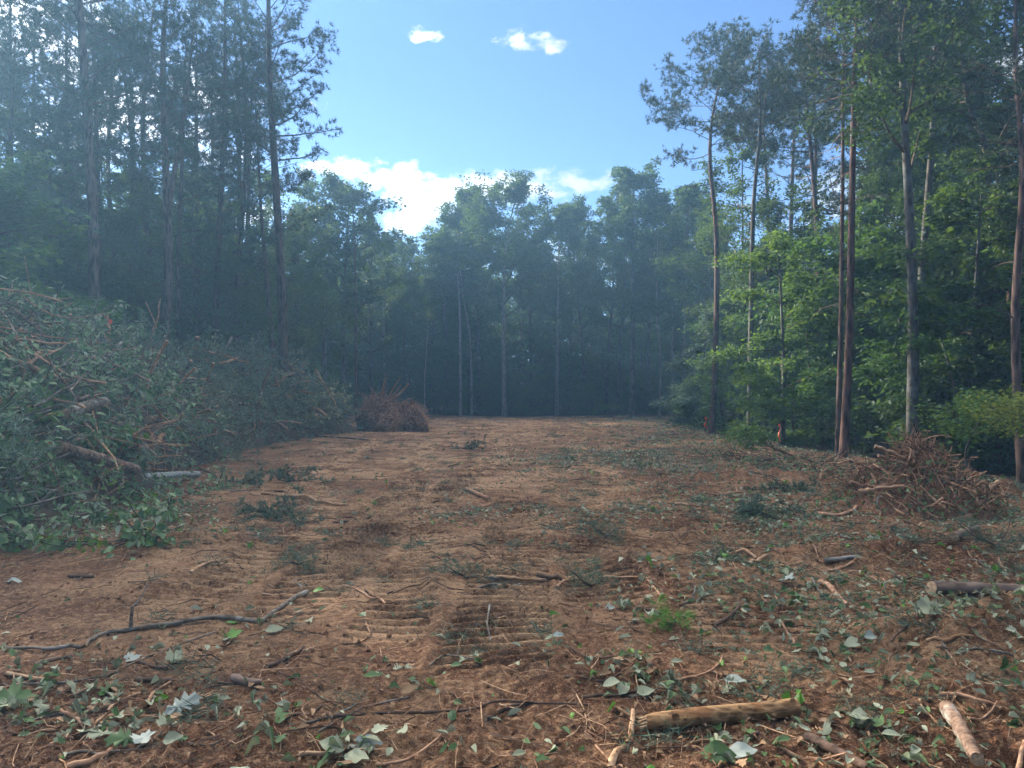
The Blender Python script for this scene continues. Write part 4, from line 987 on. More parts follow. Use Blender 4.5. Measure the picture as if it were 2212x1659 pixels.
# sticks in and on the long heap
HP = [
 ('fallen_branch', 'branch', 'long bare bough reaching down across the leafy front of the heap', [(-20, 758), (0, 770), (55, 804), (106, 825), (178, 842), (221, 857)], 6.5, 'stick_tan'),
 ('fallen_branch', 'branch', 'crooked side bough rising from the long bare bough', [(45, 808), (75, 783), (82, 768), (105, 764), (128, 774)], 4.5, 'stick_tan'),
 ('fallen_branch', 'branch', 'dark straight branch slanting behind the long bare bough', [(110, 778), (140, 806), (176, 836)], 4.5, 'stick_dark'),
 ('fallen_branch', 'branch', 'heavy brown bough lying along the crest of the heap', [(293, 772), (325, 784), (361, 789), (446, 795)], 5.5, 'log_brown'),
 ('fallen_branch', 'branch', 'pale bough on the crest right of the heavy brown one', [(525, 783), (560, 776), (592, 777)], 3.2, 'stick_tan'),
 ('broken_stick', 'stick', 'slanting splintered bough on the crest of the heap', [(459, 798), (490, 786), (523, 772)], 3.4, 'stick_tan'),
 ('log', 'log', 'short torn log stub pointing out of the heap', [(330, 826), (345, 846), (368, 878)], 9, 'log_tan'),
 ('root_piece', 'root', 'pale curved root in the middle of the heap', [(274, 838), (290, 826), (300, 810), (315, 792)], 2.6, 'stick_gray'),
 ('broken_stick', 'stick', 'pale stick hanging straight down the face of the heap', [(467, 893), (467, 855), (465, 816)], 3.4, 'stick_tan'),
 ('broken_stick', 'stick', 'splintered stick rising right from the middle of the heap', [(382, 910), (410, 890), (433, 872)], 3.6, 'stick_tan'),
 ('fallen_branch', 'branch', 'level pale branch low on the face of the heap', [(336, 931), (370, 920), (400, 916), (467, 915)], 4.0, 'stick_tan'),
 ('log', 'log', 'grey log end jutting out above the leafy front', [(150, 908), (190, 894), (228, 880)], 13, 'stick_gray'),
 ('log', 'log', 'pale barked log low in the heap', [(320, 915), (350, 914), (378, 912)], 7, 'log_pale'),
 ('log', 'log', 'silver mottled log lying at the foot of the heap', [(300, 1044), (345, 1038), (430, 1031)], 9, 'birch'),
 ('log', 'log', 'dark trunk slanting down at the near foot of the heap', [(125, 984), (190, 1003), (240, 1016), (297, 1030)], 13, 'log_brown'),
 ('long_twig', 'twig', 'thin dark branch arching from the heap onto the dirt', [(280, 974), (348, 974), (395, 993), (425, 1012), (468, 1031)], 3, 'stick_dark'),
 ('long_twig', 'twig', 'thin bough over the leafy front near the left edge', [(0, 950), (60, 958), (110, 966), (153, 972)], 3, 'stick_tan'),
 ('root_piece', 'root', 'stubby root leaning at the foot of the heap', [(342, 966), (350, 945), (362, 925)], 5.5, 'stick_tan'),
 ('root_piece', 'root', 'thick soil covered root above the stubby one', [(265, 952), (300, 958), (340, 966)], 9, 'soil_root'),
 ('broken_stick', 'stick', 'torn white edged plank in the shadow of the heap', [(170, 866), (195, 858), (215, 852)], 4, 'log_pale'),
 ('fallen_branch', 'branch', 'long grey branch near the top of the pine boughs', [(560, 828), (610, 822), (660, 824), (682, 818)], 2.6, 'stick_gray'),
]
for (nm, cat, lab, pts, r, mat) in HP: L_(nm, cat, lab, pts, r, mat, heapy=True)
def heap_sticks():
    rng = np.random.default_rng(88)
    for p in heap_points(rng, 170, 9.0, 29, 0.3, .15):
        p = Vector(p); p += (Vector((0, 0, CAM_H)) - p).normalized() * .42
        d = Vector(rand_unit(rng, 1)[0]); d.z *= .6; d.y *= .5; d.normalize(); L = rng.uniform(.7, 2.4); r = rng.uniform(.014, .040) * (1 + .05 * max(0, p.y - 12))
        B = branch_path(rng, np.array(p) - np.array(d) * L * .5, tuple(d), L, 5, -.1, .16); mt = ['stick_tan', 'stick_gray', 'stick_gray', 'stick_tan', 'log_pale', 'root_red'][rng.integers(6)]
        side = [([Vector(B[3]), Vector(B[3]) + Vector(rand_unit(rng, 1)[0]) * L * .28], r * .5)] if rng.random() < .5 else None
        zone = 'leafy near half' if p.y < 15 else ('torn root stretch' if p.y < 19 else 'pine bough stretch')
        stick('bare_stick', {'stick_tan': 'peeled tan', 'stick_gray': 'grey', 'root_red': 'reddish', 'log_pale': 'patchy pale'}[mt] + (' forked' if side else ' plain') + ' stick on the ' + zone + ' of the brush heap',
              [Vector(b) for b in B], r, mt, 'stick', 'bare sticks lying over the brush heap', seed=int(L * 1e4), n=12, seg=6, taper=.5, side=side)
heap_sticks()
# the bleached snag standing up from the crest
p = at(323, 745, 18.5); q = at(336, 700, 18.5); t = at(345, 645, 18.5); u = at(331, 690, 18.5); w = at(313, 652, 18.5)
stick('bleached_snag', 'bleached forked snag standing straight up from the heap crest', [p + Vector((0, 0, -.4)), p, q, t], .05, 'stick_tan', 'branch', taper=.3, side=[([q - Vector((0, 0, .1)), u, w], .02)])

# random lesser sticks
rs = random.Random(12)
def scatter_sticks():
    zones = [  # (n, picture box, label stem, group, mats)
      (34, (1480, 1130, 2212, 1420), 'small torn stick in the leafy dirt right of the ridged track', 'small sticks of the right dirt', ['stick_tan', 'stick_dark', 'root_red', 'stick_gray']),
      (30, (1150, 980, 1850, 1120), 'small stick among the leaf trails of the middle distance', 'small sticks of the middle distance', ['stick_tan', 'stick_tan', 'stick_gray']),
      (26, (500, 990, 1100, 1300), 'small stick on the smooth tan dirt left of the ridged track', 'small sticks of the left dirt', ['stick_tan', 'stick_dark', 'stick_gray']),
      (22, (0, 1420, 900, 1650), 'small stick among the big leaves at the lower left', 'small sticks of the lower left', ['root_red', 'stick_tan', 'stick_gray', 'stick_dark']),
      (18, (1100, 1420, 2212, 1650), 'small stick in the rough dirt at the lower right', 'small sticks of the lower right', ['root_red', 'stick_tan', 'stick_dark']),
      (28, (640, 905, 1500, 985), 'small pale stick on the far dirt before the far row', 'small sticks of the far dirt', ['stick_tan', 'stick_gray']),
      (24, (1560, 985, 2212, 1130), 'small torn root around the foot of the root pile', 'small roots round the root pile', ['root_red', 'stick_tan', 'root_red']),
    ]
    for (n, (x0, y0, x1, y1), lab, grp, mats) in zones:
        for k in range(n):
            py = rs.uniform(y0, y1); px = rs.uniform(x0, x1); p = hit(px, py); D = p.y
            L = rs.uniform(.12, .45) * (0.5 + D / 14 if D < 20 else 2.2); a = rs.gauss(0, .7)
            r = L * rs.uniform(.018, .045)
            P = []
            bend = rs.uniform(-.3, .3)
            for i in range(4):
                s = (i / 3 - .5) * L; x = p.x + math.cos(a) * s - math.sin(a) * bend * s * s / L; y = p.y + math.sin(a) * s + math.cos(a) * bend * s * s / L
                P.append(Vector((x, y, gz(x, y) + r * .6 + (rs.uniform(0, .05) if i == 3 else 0))))
            side = None
            if rs.random() < .35:
                m = P[2]; side = [([m, m + Vector((rs.uniform(-.3, .3) * L, rs.uniform(-.3, .3) * L, rs.uniform(.05, .25) * L))], r * .5)]
            mt = mats[rs.randrange(len(mats))]; aa = (math.degrees(a) + 90) % 180 - 90
            look = {'stick_tan': 'tan', 'stick_dark': 'dark', 'root_red': 'reddish', 'stick_gray': 'grey'}[mt] + (' forked' if side else '')
            way = 'lying level' if abs(aa) < 20 else ('slanting right' if aa > 0 else 'slanting left')
            stick('small_stick', 'small ' + look + ' ' + lab.replace('small ', '').replace('smooth tan ', '').replace('leafy ', '').replace('torn ', '').replace('pale ', '') + ', ' + way, P, r, mt, 'stick', grp, seed=rs.randrange(9999), n=8, seg=6, taper=.6, side=side)
scatter_sticks()

# ------------------------------------------------------------------ root pile at the right, root clumps at the heap end
def mound_fn(cx_, cy_, sx, sy, h):
    def f(x, y):
        r = np.sqrt(((x - cx_) / sx) ** 2 + ((y - cy_) / sy) ** 2)
        return h * np.clip(1 - r, 0, 1) ** 1.15
    return f
def root_pile():
    rng = np.random.default_rng(31)
    c = Vector((5.5, 9.8, 0)); f = mound_fn(c.x, c.y, 1.15, 1.1, .92)
    X, Y = np.meshgrid(np.linspace(c.x - 1.5, c.x + 1.5, 60), np.linspace(c.y - 1.3, c.y + 1.3, 60), indexing='ij')
    Z = terrain(X, Y) + f(X, Y) * .9 + .10 * fbm(X * 5, Y * 5, 2, 3) * (f(X, Y) > .02) - .05
    V = np.stack([X, Y, Z], -1).reshape(-1, 3); i = np.arange(59)[:, None] * 60; j = np.arange(59)[None]
    Q = np.stack([i + j, i + 60 + j, i + 61 + j, i + j + 1], -1).reshape(-1, 4)
    G = Geo(); G.add(V, Q, 0)
    def shoot(n, rmin, rmax, lmin, lmax, mat, up=.3, lo=0):
        for k in range(n):
            a = rng.random() * 6.28; q = rng.random() ** .6 * 0.98
            x = c.x + math.cos(a) * q * 1.0; y = c.y + math.sin(a) * q * 1.0; z = float(terrain(x, y) + f(x, y))
            d = rand_unit(rng, 1)[0] + np.array([math.cos(a) * .8, math.sin(a) * .8, -.55 * q]); d /= np.linalg.norm(d)
            L = rng.uniform(lmin, lmax)
            bp = branch_path(rng, np.array([x, y, z]) - d * L * .45 + [0, 0, .02], d, L, 6, -.2, .2); r = rng.uniform(rmin, rmax)
            G.tube(bp, np.linspace(r, r * .35, len(bp)), 4, mat, mat)
    shoot(420, .003, .008, .2, .6, 1); shoot(90, .009, .022, .3, .8, 1); shoot(420, .003, .008, .2, .5, 2); shoot(300, .003, .010, .2, .6, 5); shoot(60, .006, .016, .3, .7, 3)
    # leaf scraps and needles caught in the foot
    n = 900; a = rng.random(n) * 6.28; q = rng.uniform(.3, 1.05, n); x = c.x + np.cos(a) * q * 1.05; y = c.y + np.sin(a) * q * 1.05; z = terrain(x, y) + f(x, y) + .02
    G.leaves(OVAL, np.stack([x, y, z], -1), rand_unit(rng, n), rand_unit(rng, n) * .5 + [0, -.2, .6], .05 + .05 * rng.random(n), 4)
    o = G.build('root_pile', [M['soil_root'], M['root_red'], M['soil_root'], M['stick_tan'], M['lit_green'], M['stick_dark']])
    tag(o, 'cone of torn red roots, twigs and soil at the right of the clearing', 'root pile', kind='stuff')
    # sticks jutting from it
    for (lab, pts, r, mat) in [
        ('upper of two tan sticks jutting left from the pile top', [(1889, 964), (1920, 975), (1958, 992)], 4.5, 'stick_tan'),
        ('lower of two tan sticks jutting left from the pile top', [(1896, 984), (1930, 996), (1962, 1004)], 4, 'root_red'),
        ('straight pale stick crossing the near face of the pile', [(1985, 1050), (2020, 1082), (2050, 1106)], 3.2, 'stick_tan'),
        ('thick orange stick level across the pile face', [(1855, 1062), (1900, 1054), (1950, 1050)], 5, 'root_red'),
        ('crooked white rootlet at the near foot of the pile', [(1898, 1068), (1893, 1085), (1900, 1105), (1897, 1120)], 2.4, 'log_pale'),
        ('orange stick slanting down at the near foot of the pile', [(1900, 1072), (1925, 1092), (1950, 1112)], 3.6, 'root_red'),
        ('stick lying down the left skirt of the pile', [(1835, 1040), (1865, 1048), (1905, 1050)], 4, 'root_red'),
        ('short upright stub on the pile summit', [(1974, 1000), (1970, 985), (1968, 974)], 4, 'root_red')]:
        D = 9.1 if pts[0][1] > 1040 else 9.6
        P = [at(px, py, D) for px, py in pts]
        for q in P:
            g = float(terrain(q.x, q.y) + f(q.x, q.y)); s = 0
            while q.z < g + .01 and s < 60: q.y -= .03; q.x *= q.y / (q.y + .03); q.z = CAM_H - (CAM_H - q.z) * q.y / (q.y + .03); g = float(terrain(q.x, q.y) + f(q.x, q.y)); s += 1
        stick('jutting_stick', lab, P, r / F * 9.3, mat, 'stick', 'sticks jutting from the root pile', seed=int(pts[0][0]))
root_pile()
def root_clump(label, px, py, D, w, h, seed, n=420, spikes=()):
    rng = np.random.default_rng(seed); b = at(px, py, D); g = Vector((b.x, D, gz(b.x, D))); G = Geo()
    # soil ball
    nu, nv = 28, 16; u = np.linspace(0, 2 * math.pi, nu, endpoint=False); v = np.linspace(-.4, math.pi / 2, nv)
    U, V_ = np.meshgrid(u, v, indexing='ij'); rr = 1 + 1.3 * fbm(np.cos(U) * 1.6 + 3, np.sin(U) * 1.6 + V_ * 2, seed, 3)
    X = w * .72 * rr * np.cos(V_) * np.cos(U); Y = w * .6 * rr * np.cos(V_) * np.sin(U); Z = h * .72 * rr * np.sin(V_)
    i = np.arange(nu)[:, None] * nv; ii = ((np.arange(nu) + 1) % nu)[:, None] * nv; j = np.arange(nv - 1)[None]
    G.add(np.stack([X, Y, Z], -1).reshape(-1, 3), np.stack([i + j, ii + j, ii + j + 1, i + j + 1], -1).reshape(-1, 4), 0)
    for k in range(n):
        d = rand_unit(rng, 1)[0]; p0 = d * np.array([w * .62, w * .55, h * .40]) + np.array([0, 0, h * .42]); L = rng.uniform(.15, .5) * w
        dd = d + rng.normal(size=3) * .7; dd /= np.linalg.norm(dd)
        bp = branch_path(rng, p0, dd, L, 5, -.25, .3); r = rng.uniform(.006, .02)
        G.tube(bp, np.linspace(r, r * .3, 6), 3, 1, 1)
    for k in range(22):
        d = rand_unit(rng, 1)[0]; d[2] = abs(d[2]) * .8 + .05; bp = branch_path(rng, d * np.array([w * .4, w * .4, h * .45]), d, rng.uniform(.4, .95) * w, 6, -.5, .3); r = rng.uniform(.02, .05)
        G.tube(bp, np.linspace(r, r * .2, 7), 5, 1 + k % 2, 2)
    for (dx, dz, r) in spikes:
        G.tube(branch_path(rng, (0, 0, h * .4), (dx, -.1, dz), math.hypot(dx, dz), 4, 0, .06), np.linspace(r, r * .2, 5), 5, 2, 2)
    o = G.build('root_clump', [M['soil_root'], M['clump_root'], M['stick_tan']]); o.location = g
    tag(o, label, 'root clump')
root_clump('upturned stump with spiky splinters against the end of the brush heap', 818, 930, 31, 1.15, 1.75, 51, 520, [(1.3, 1.35, .13), (.8, 1.7, .08), (.35, 1.75, .08), (1.5, .9, .08), (.1, 1.5, .06), (-.4, 1.4, .05), (1.05, 1.2, .09), (-.8, 1.0, .06)])
root_clump('round mass of fine red roots, last clump of the heap', 885, 936, 30, .95, 1.25, 52, 800, [(.9, .5, .02)])
root_clump('low soil clump between the spiky stump and the fine roots', 845, 940, 29.5, .7, .95, 53, 300)

# ------------------------------------------------------------------ ribbons and flags
def ribbon(label, px, py0, py1, D, wpx=5):
    b = at(px, py1, D); g = Vector((b.x, D, gz(b.x, D))); top = at(px, py0, D).z - g.z
    G = Geo(); w = wpx / F * D
    pts = [Vector((math.sin(i * 1.1) * w * .35, 0, top - (top - .25) * i / 7)) for i in range(8)]
    for off in (0, .012):
        V = []
        for k, p_ in enumerate(pts):
            tw = k * .5 + off * 40
            for s in (-1, 1): V.append((p_.x + s * w * .4 * math.cos(tw), off + s * w * .4 * math.sin(tw), p_.z * (1 - off)))
        G.add(V, [(2 * k, 2 * k + 1, 2 * k + 3, 2 * k + 2) for k in range(7)])
    G.tube([Vector((0, .02, top - .03)), Vector((0, -.02, top + .01))], w * .5, 6)
    o = empty('ribbon_stake', g)
    G.build('ribbon', M['ribbon'], o)
    S = Geo(); S.tube([(0.01, .03, -.1), (.0, .03, top * .6), (.02, .03, top + .12)], [.012, .01, .006], 6); S.build('stake', M['twig'], o)
    return tag(o, label, 'stake')
ribbon('orange ribbon tied to a thin stake, left one of two at the right woods edge', 1524, 903, 932, 28, 5)
ribbon('orange ribbon on a thin stake under the flat tiered young tree', 1683, 918, 965, 20, 4)
def flag_bit(name, label, p, s, up=True):
    G = Geo(); G.leaves(([(0, -.25, 0), (.4, -.4, .08), (.8, -.2, -.05), (1, .05, .1), (.75, .35, .02), (.35, .3, -.06), (0, .2, 0)], [[(0, 1, 5, 6)], [(1, 2, 4, 5)]]), [(0, 0, 0)], [(0.1, 0, 1) if up else (1, 0, .1)], [(0, -1, 0.2)], s, 0)
    G.leaves(([(0, -.2, 0), (.5, -.3, .1), (.9, 0, 0), (.4, .3, .1)], [[(0, 1, 2, 3)]]), [(0.004, .01, 0)], [(-.3, .3, 1)], [(1, -.4, 0)], s * .8, 0)
    o = G.build(name, M['ribbon']); o.location = p; tag(o, label, 'ribbon')
flag_bit('torn_ribbon', 'scrap of bright orange ribbon on the dirt by the brown log', hit(1975, 1341) + Vector((0, 0, .0)), .042)
flag_bit('torn_ribbon', 'tiny red ribbon scrap caught high in the leafy heap', at(237, 700, 11.2), .09)

# ------------------------------------------------------------------ litter
def density_leaf(px, py):
    """how thick leaves lie at a picture place (0..1)"""
    d = .07 + .36 * ss(px, 1100, 1600) * (1 - .45 * ss(py, 1350, 1500)) + .04 * ss(py, 1380, 1520)
    d = d + .8 * np.exp(-((px - 200) / 260) ** 2 - ((py - 1560) / 90) ** 2)
    d = d + .75 * np.exp(-((px - 1130) / 240) ** 2 - ((py - 1112) / 16) ** 2) + .6 * np.exp(-((px - 1300) / 200) ** 2 - ((py - 1000) / 22) ** 2)
    d = d + .5 * np.exp(-((px - 1380) / 70) ** 2 - ((py - 1470) / 60) ** 2) + .6 * np.exp(-((px - 1650) / 120) ** 2 - ((py - 1140) / 30) ** 2)
    d = d + .7 * np.exp(-((px - 230) / 220) ** 2 - ((py - 1120) / 55) ** 2) + .4 * np.exp(-((px - 2150) / 120) ** 2 - ((py - 1280) / 50) ** 2)
    d = d * (1 - .8 * np.exp(-((px - 820) / 230) ** 2 - ((py - 1230) / 90) ** 2)) * (1 - .6 * np.exp(-((px - 1180) / 160) ** 2 - ((py - 1520) / 80) ** 2))
    d = d * (1 - .75 * np.exp(-((px - 150) / 250) ** 2 - ((py - 1290) / 60) ** 2))
    return np.clip(d, 0.02, 1)
def litter(name, label, mat, tmpls, n, size, seed, power=1.0, ymin=905, cl=True, hug=.7, xr=(-120, 2330), vexp=1.1):
    rng = np.random.default_rng(seed); G = Geo()
    tot = 0; PX = []; PY = []
    while tot < n:
        px = rng.uniform(xr[0], xr[1], n * 3); v = rng.random(n * 3)
        py = HY + 2488 / (2.6 ** vexp + (48 ** vexp - 2.6 ** vexp) * v) ** (1 / vexp)
        dn = density_leaf(px, py) ** power
        D = 2488 / (py - HY); x = (px - CX) / F * D
        if cl: dn = dn * ss(fbm(x * 1.1, D * 1.1, 33 + seed // 3, 3), -.06, .10) * 1.3 + dn * .10
        ok = rng.random(n * 3) < dn
        ok &= (forest_mask(x, D) < .7)
        PX.append(px[ok]); PY.append(py[ok]); tot += ok.sum()
    px = np.concatenate(PX)[:n]; py = np.concatenate(PY)[:n]; D = 2488 / (py - HY) * rng.uniform(.98, 1.02, n); x = (px - CX) / F * D
    z = terrain(x, D); e = .03
    nx = -(terrain(x + e, D) - z) / e; ny = -(terrain(x, D + e) - z) / e
    nr = np.stack([nx, ny, np.ones(n)], -1) * .8 + rand_unit(rng, n) * hug
    d = rand_unit(rng, n); d[:, 2] *= .25
    far = 1 + .35 * ss(D, 10, 35)
    per = rng.integers(0, len(tmpls), n)
    for k, t in enumerate(tmpls):
        m = per == k
        sz = size * (.45 + .9 * rng.random(m.sum())) * far[m]
        G.leaves(t, np.stack([x[m], D[m], z[m] + .008 + .012 * rng.random(m.sum()) + sz * .10], -1), d[m], nr[m], sz, 0, curl=rng.uniform(-1.5, 4.0, m.sum()), fold=rng.uniform(.35, 1.0, m.sum()))
    return tag(G.build(name, [M[mat]]), label, 'leaf litter', kind='stuff')
litter('pale_leaf_litter', 'pale grey green leaves, undersides up, strewn over the dirt', 'lit_pale', [OAK, MAPLE, BEECH, CURLED, BEECH], 6500, .060, 61, 1.2, hug=.45)
litter('green_leaf_litter', 'dull green leaves strewn over the dirt', 'lit_green', [OAK, BEECH, CURLED, MAPLE], 4500, .058, 62, 1.1, hug=.45)
litter('bright_leaf_litter', 'few fresh bright green leaves on the dirt', 'lit_bright', [MAPLE, BEECH, CURLED], 600, .070, 63)
litter('brown_leaf_litter', 'dry brown leaf scraps and bark chips over the dirt', 'lit_brown', [OAK, CURLED, BEECH], 14000, .030, 64, power=.7, vexp=.7)

litter('trail_leaf_litter', 'small pale leaf scraps in trails over the far dirt', 'lit_pale', [DIAM, OVAL], 6500, .075, 68, 1.8, vexp=2.0)
litter('trail_green_litter', 'small dull green leaf scraps in trails over the far dirt', 'lit_green', [DIAM, OVAL], 6500, .080, 68, 1.5, vexp=1.9)
def drifts():
    rng = np.random.default_rng(69)
    for (nm, lab, mats, sz) in (('pale_leaf_drift', 'larger pale leaves drifted into clumps on the near dirt', 'lit_pale', .085), ('green_leaf_drift', 'larger green leaves drifted into clumps on the near dirt', 'lit_green', .078), ('brown_leaf_drift', 'brown torn leaves mixed into the clumps on the near dirt', 'lit_brown', .065)):
        G = Geo()
        for (px, py, rx, ry, n) in [(190, 1550, 230, 75, 62), (1385, 1465, 60, 50, 22), (770, 1625, 80, 40, 16), (1920, 1585, 210, 60, 40), (1640, 1140, 90, 22, 30), (1590, 1625, 90, 35, 18), (1840, 1400, 90, 50, 14),
                                    (620, 1560, 200, 70, 26), (1120, 1590, 200, 60, 8), (2110, 1280, 120, 30, 40), (1600, 1500, 200, 30, 18), (1340, 1320, 90, 30, 20), (340, 1400, 250, 40, 14), (880, 1480, 150, 60, 14), (2000, 1330, 60, 20, 10), (1950, 1480, 200, 50, 14)]:
            for i in range(int(n * .58)):
                p = hit(px + rng.normal() * rx * .5, min(py + rng.normal() * ry * .5, 1700)); s = sz * rng.uniform(.45, 1.15)
                t = [OAK, MAPLE, BEECH, CURLED, BEECH][rng.integers(5)]; d = rand_unit(rng, 1); d[:, 2] *= .12
                G.leaves(t, [(p.x, p.y, p.z + .012 + rng.random() * .03)], d, rand_unit(rng, 1) * .38 + np.array([[0, -.1, .9]]), s, 0, curl=rng.uniform(-1, 3.5, 1), fold=rng.uniform(.45, 1, 1), rnd=rng.random(1))
        tag(G.build(nm, [M[mats]], smooth=True), lab, 'leaf litter', kind='stuff')
drifts()
def edge_debris():
    rng = np.random.default_rng(71); G = Geo()
    line = [(1570, 985), (1640, 995), (1700, 1002), (1760, 1012), (1830, 1025), (1870, 1045)]
    P = smooth_path([hit(x, y) for x, y in line], 40)
    for k in range(420):
        c = np.array(P[rng.integers(40)]) + rng.normal(size=3) * [.35, .35, 0]; z = gz(c[0], c[1]); c[2] = z + rng.uniform(0, .20) * math.exp(-abs(rng.normal()) * .5)
        d = rand_unit(rng, 1)[0]; d[2] *= .35; L = rng.uniform(.2, .9); r = rng.uniform(.005, .020); m = rng.integers(0, 3)
        G.tube(branch_path(rng, c - d * L * .5, d, L, 5, -.1, .2), np.linspace(r, r * .4, 6), 4, m, m)
    n = 900; i = rng.integers(0, 40, n); A = np.array([tuple(q) for q in P])[i] + rng.normal(size=(n, 3)) * [.45, .45, 0]; A[:, 2] = terrain(A[:, 0], A[:, 1]) + rng.random(n) * .16
    G.leaves(OVAL, A, rand_unit(rng, n), rand_unit(rng, n) * .5 + [0, -.2, .7], .06 + .06 * rng.random(n), 3)
    tag(G.build('edge_debris', [M['root_red'], M['stick_tan'], M['stick_dark'], M['lit_green']]), 'low windrow of torn roots and leaves along the foot of the right woods', 'debris', kind='stuff')
edge_debris()
def sprigs():
    rng = np.random.default_rng(72)
    for (px, py, s, lab) in [(592, 1118, .8, 'dark pine sprig, left of a pair past the long pale stick'), (652, 1132, .7, 'dark pine sprig, right of a pair past the long pale stick'), (648, 1225, .6, 'bushy pine sprig standing on the tan dirt above the curved branch'),
        (1308, 1160, .7, 'green pine sprig on the dirt right of the ridged track'), (1275, 1268, .5, 'grey green pine sprig beside the wavy bare root'), (1005, 1250, .5, 'small pine sprig lying in the ridged track'), (1448, 1352, .28, 'bright mossy sprig right of the short dark stick'),
        (1700, 1060, 1.0, 'wispy pine sprig left of the root pile'), (2150, 1190, .9, 'dark leafy pine sprig near the knotted log piece'), (1000, 970, .9, 'low brown pine sprig on the far dirt'),
        (1655, 1120, .8, 'pine sprig under the pale leaf clump before the root pile'), (640, 1040, .9, 'dark sprig behind the long pale stick'), (520, 1045, .9, 'dark sprig near the foot of the brush heap')]:
        p = hit(px, py); G = Geo(); sc_ = s * (.45 + p.y / 16)
        for k in range(5):
            a = rng.random() * 6.28; d = np.array([math.cos(a), math.sin(a), .35]); needle_spray(G, rng, (0, 0, .01), d / np.linalg.norm(d), sc_ * rng.uniform(.3, .6), 1, tuft=.06 + .04 * s, droop=-.15, n=14, tm=NEEDLE_THIN if p.y < 9 else NEEDLE, per=24)
        o = G.build('pine_sprig', [M['twig'], M['lit_bright' if 'mossy' in lab else 'needle_cut']]); o.location = p; tag(o, lab, 'sprig')
sprigs()

def litter_twigs():
    rng = np.random.default_rng(65); 
    for nm, lab, mat, n, rr, LL_ in (('twig_litter', 'fine twigs and rootlets littering the dirt', 'stick_tan', 2600, (.0012, .0035), (.05, .30)), ('dark_twig_litter', 'dark fine twigs littering the dirt', 'stick_dark', 1700, (.0015, .005), (.05, .28)),
                                ('root_litter', 'orange rootlets and wood splinters littering the dirt', 'soil_root', 2200, (.0012, .004), (.04, .2))):
        G = Geo(); N = n * 8
        px = rng.uniform(-80, 2300, N); py = HY + 55 * ((1700 - HY) / 55) ** (rng.random(N) ** .8)
        D = 2488 / (py - HY); x = (px - CX) / F * D
        ok = (rng.random(N) < (.22 + .78 * density_leaf(px, py)) * (.30 + .70 * ss(D, 4, 9))) & (forest_mask(x, D) < .6)
        x = x[ok][:n]; D = D[ok][:n]; n = len(x); a = rng.random(n) * 6.28; L = rng.uniform(LL_[0], LL_[1], n) * (1 + D / 14)
        r = rng.uniform(rr[0], rr[1], n) * (1 + D / 18); bend = rng.normal(size=n) * .35
        s = np.linspace(-.5, .5, 4)[None] * L[:, None]; o2 = bend[:, None] * s * s / L[:, None]
        X = x[:, None] + np.cos(a)[:, None] * s - np.sin(a)[:, None] * o2; Y = D[:, None] + np.sin(a)[:, None] * s + np.cos(a)[:, None] * o2
        Z = terrain(X, Y) + r[:, None] + rng.random((n, 4)) * .02
        for i in range(n): G.tube(np.stack([X[i], Y[i], Z[i]], -1), np.linspace(r[i], r[i] * .5, 4), 3, 0)
        tag(G.build(nm, [M[mat]]), lab, 'twig litter', kind='stuff')
litter_twigs()

def clods():
    rng = np.random.default_rng(66); n = 10000; G = Geo()
    px = rng.uniform(-100, 2320, n); py = HY + 60 * ((1720 - HY) / 60) ** (rng.random(n) ** .7); D = 2488 / (py - HY); x = (px - CX) / F * D
    z = terrain(x, D); s = .003 + .020 * rng.random(n) ** 8
    oc = np.array([(1, 0, 0), (-.9, .1, 0), (0, 1, .1), (.1, -1, 0), (0, .1, .8), (0, 0, -.8), (.6, .6, .45), (-.6, .5, .4), (-.5, -.6, .5), (.6, -.55, .4)])
    F_ = [(4, 0, 6), (4, 6, 2), (4, 2, 7), (4, 7, 1), (4, 1, 8), (4, 8, 3), (4, 3, 9), (4, 9, 0), (0, 5, 6), (6, 5, 2), (2, 5, 7), (7, 5, 1), (1, 5, 8), (8, 5, 3), (3, 5, 9), (9, 5, 0)]
    G.leaves((oc, [F_]), np.stack([x, D, z + s * .3], -1), rand_unit(rng, n), rand_unit(rng, n), s, 0)
    o = G.build('dirt_clods', [M['ground']], smooth=False)
    for nm in ('compact', 'forest'):
        a = o.data.attributes.new(nm, 'FLOAT', 'POINT')
    tag(o, 'crumbs and clods of red brown clay', 'dirt', kind='stuff')
clods()
def needle_tufts():
    rng = np.random.default_rng(67); G = Geo(); k = 0
    while k < 380:
        px = rng.uniform(300, 2250); py = HY + 60 * ((1640 - HY) / 60) ** (rng.random() ** .9); D = 2488 / (py - HY); x = (px - CX) / F * D
        if D < 6 and rng.random() < .6: continue
        if rng.random() > .2 + float(density_leaf(px, py)) or forest_mask(x, D) > .6: continue
        k += 1; z = gz(x, D); n = 40; s = rng.uniform(.07, .13)
        p = np.array([x, D, z + .02]); c = p + rng.normal(size=(n, 3)) * [.06, .06, .012]
        dd = rand_unit(rng, n); dd[:, 2] = np.abs(dd[:, 2]) * .5
        G.leaves(([(0, -.02, 0), (1, 0, 0), (0, .02, 0)], [[(0, 1, 2)]]), c, dd, rand_unit(rng, n), s * (1 + D / 25), 0)
    tag(G.build('needle_litter', [M['needle_cut']]), 'tufts of green pine needles dropped on the dirt', 'needle litter', kind='stuff')
needle_tufts()

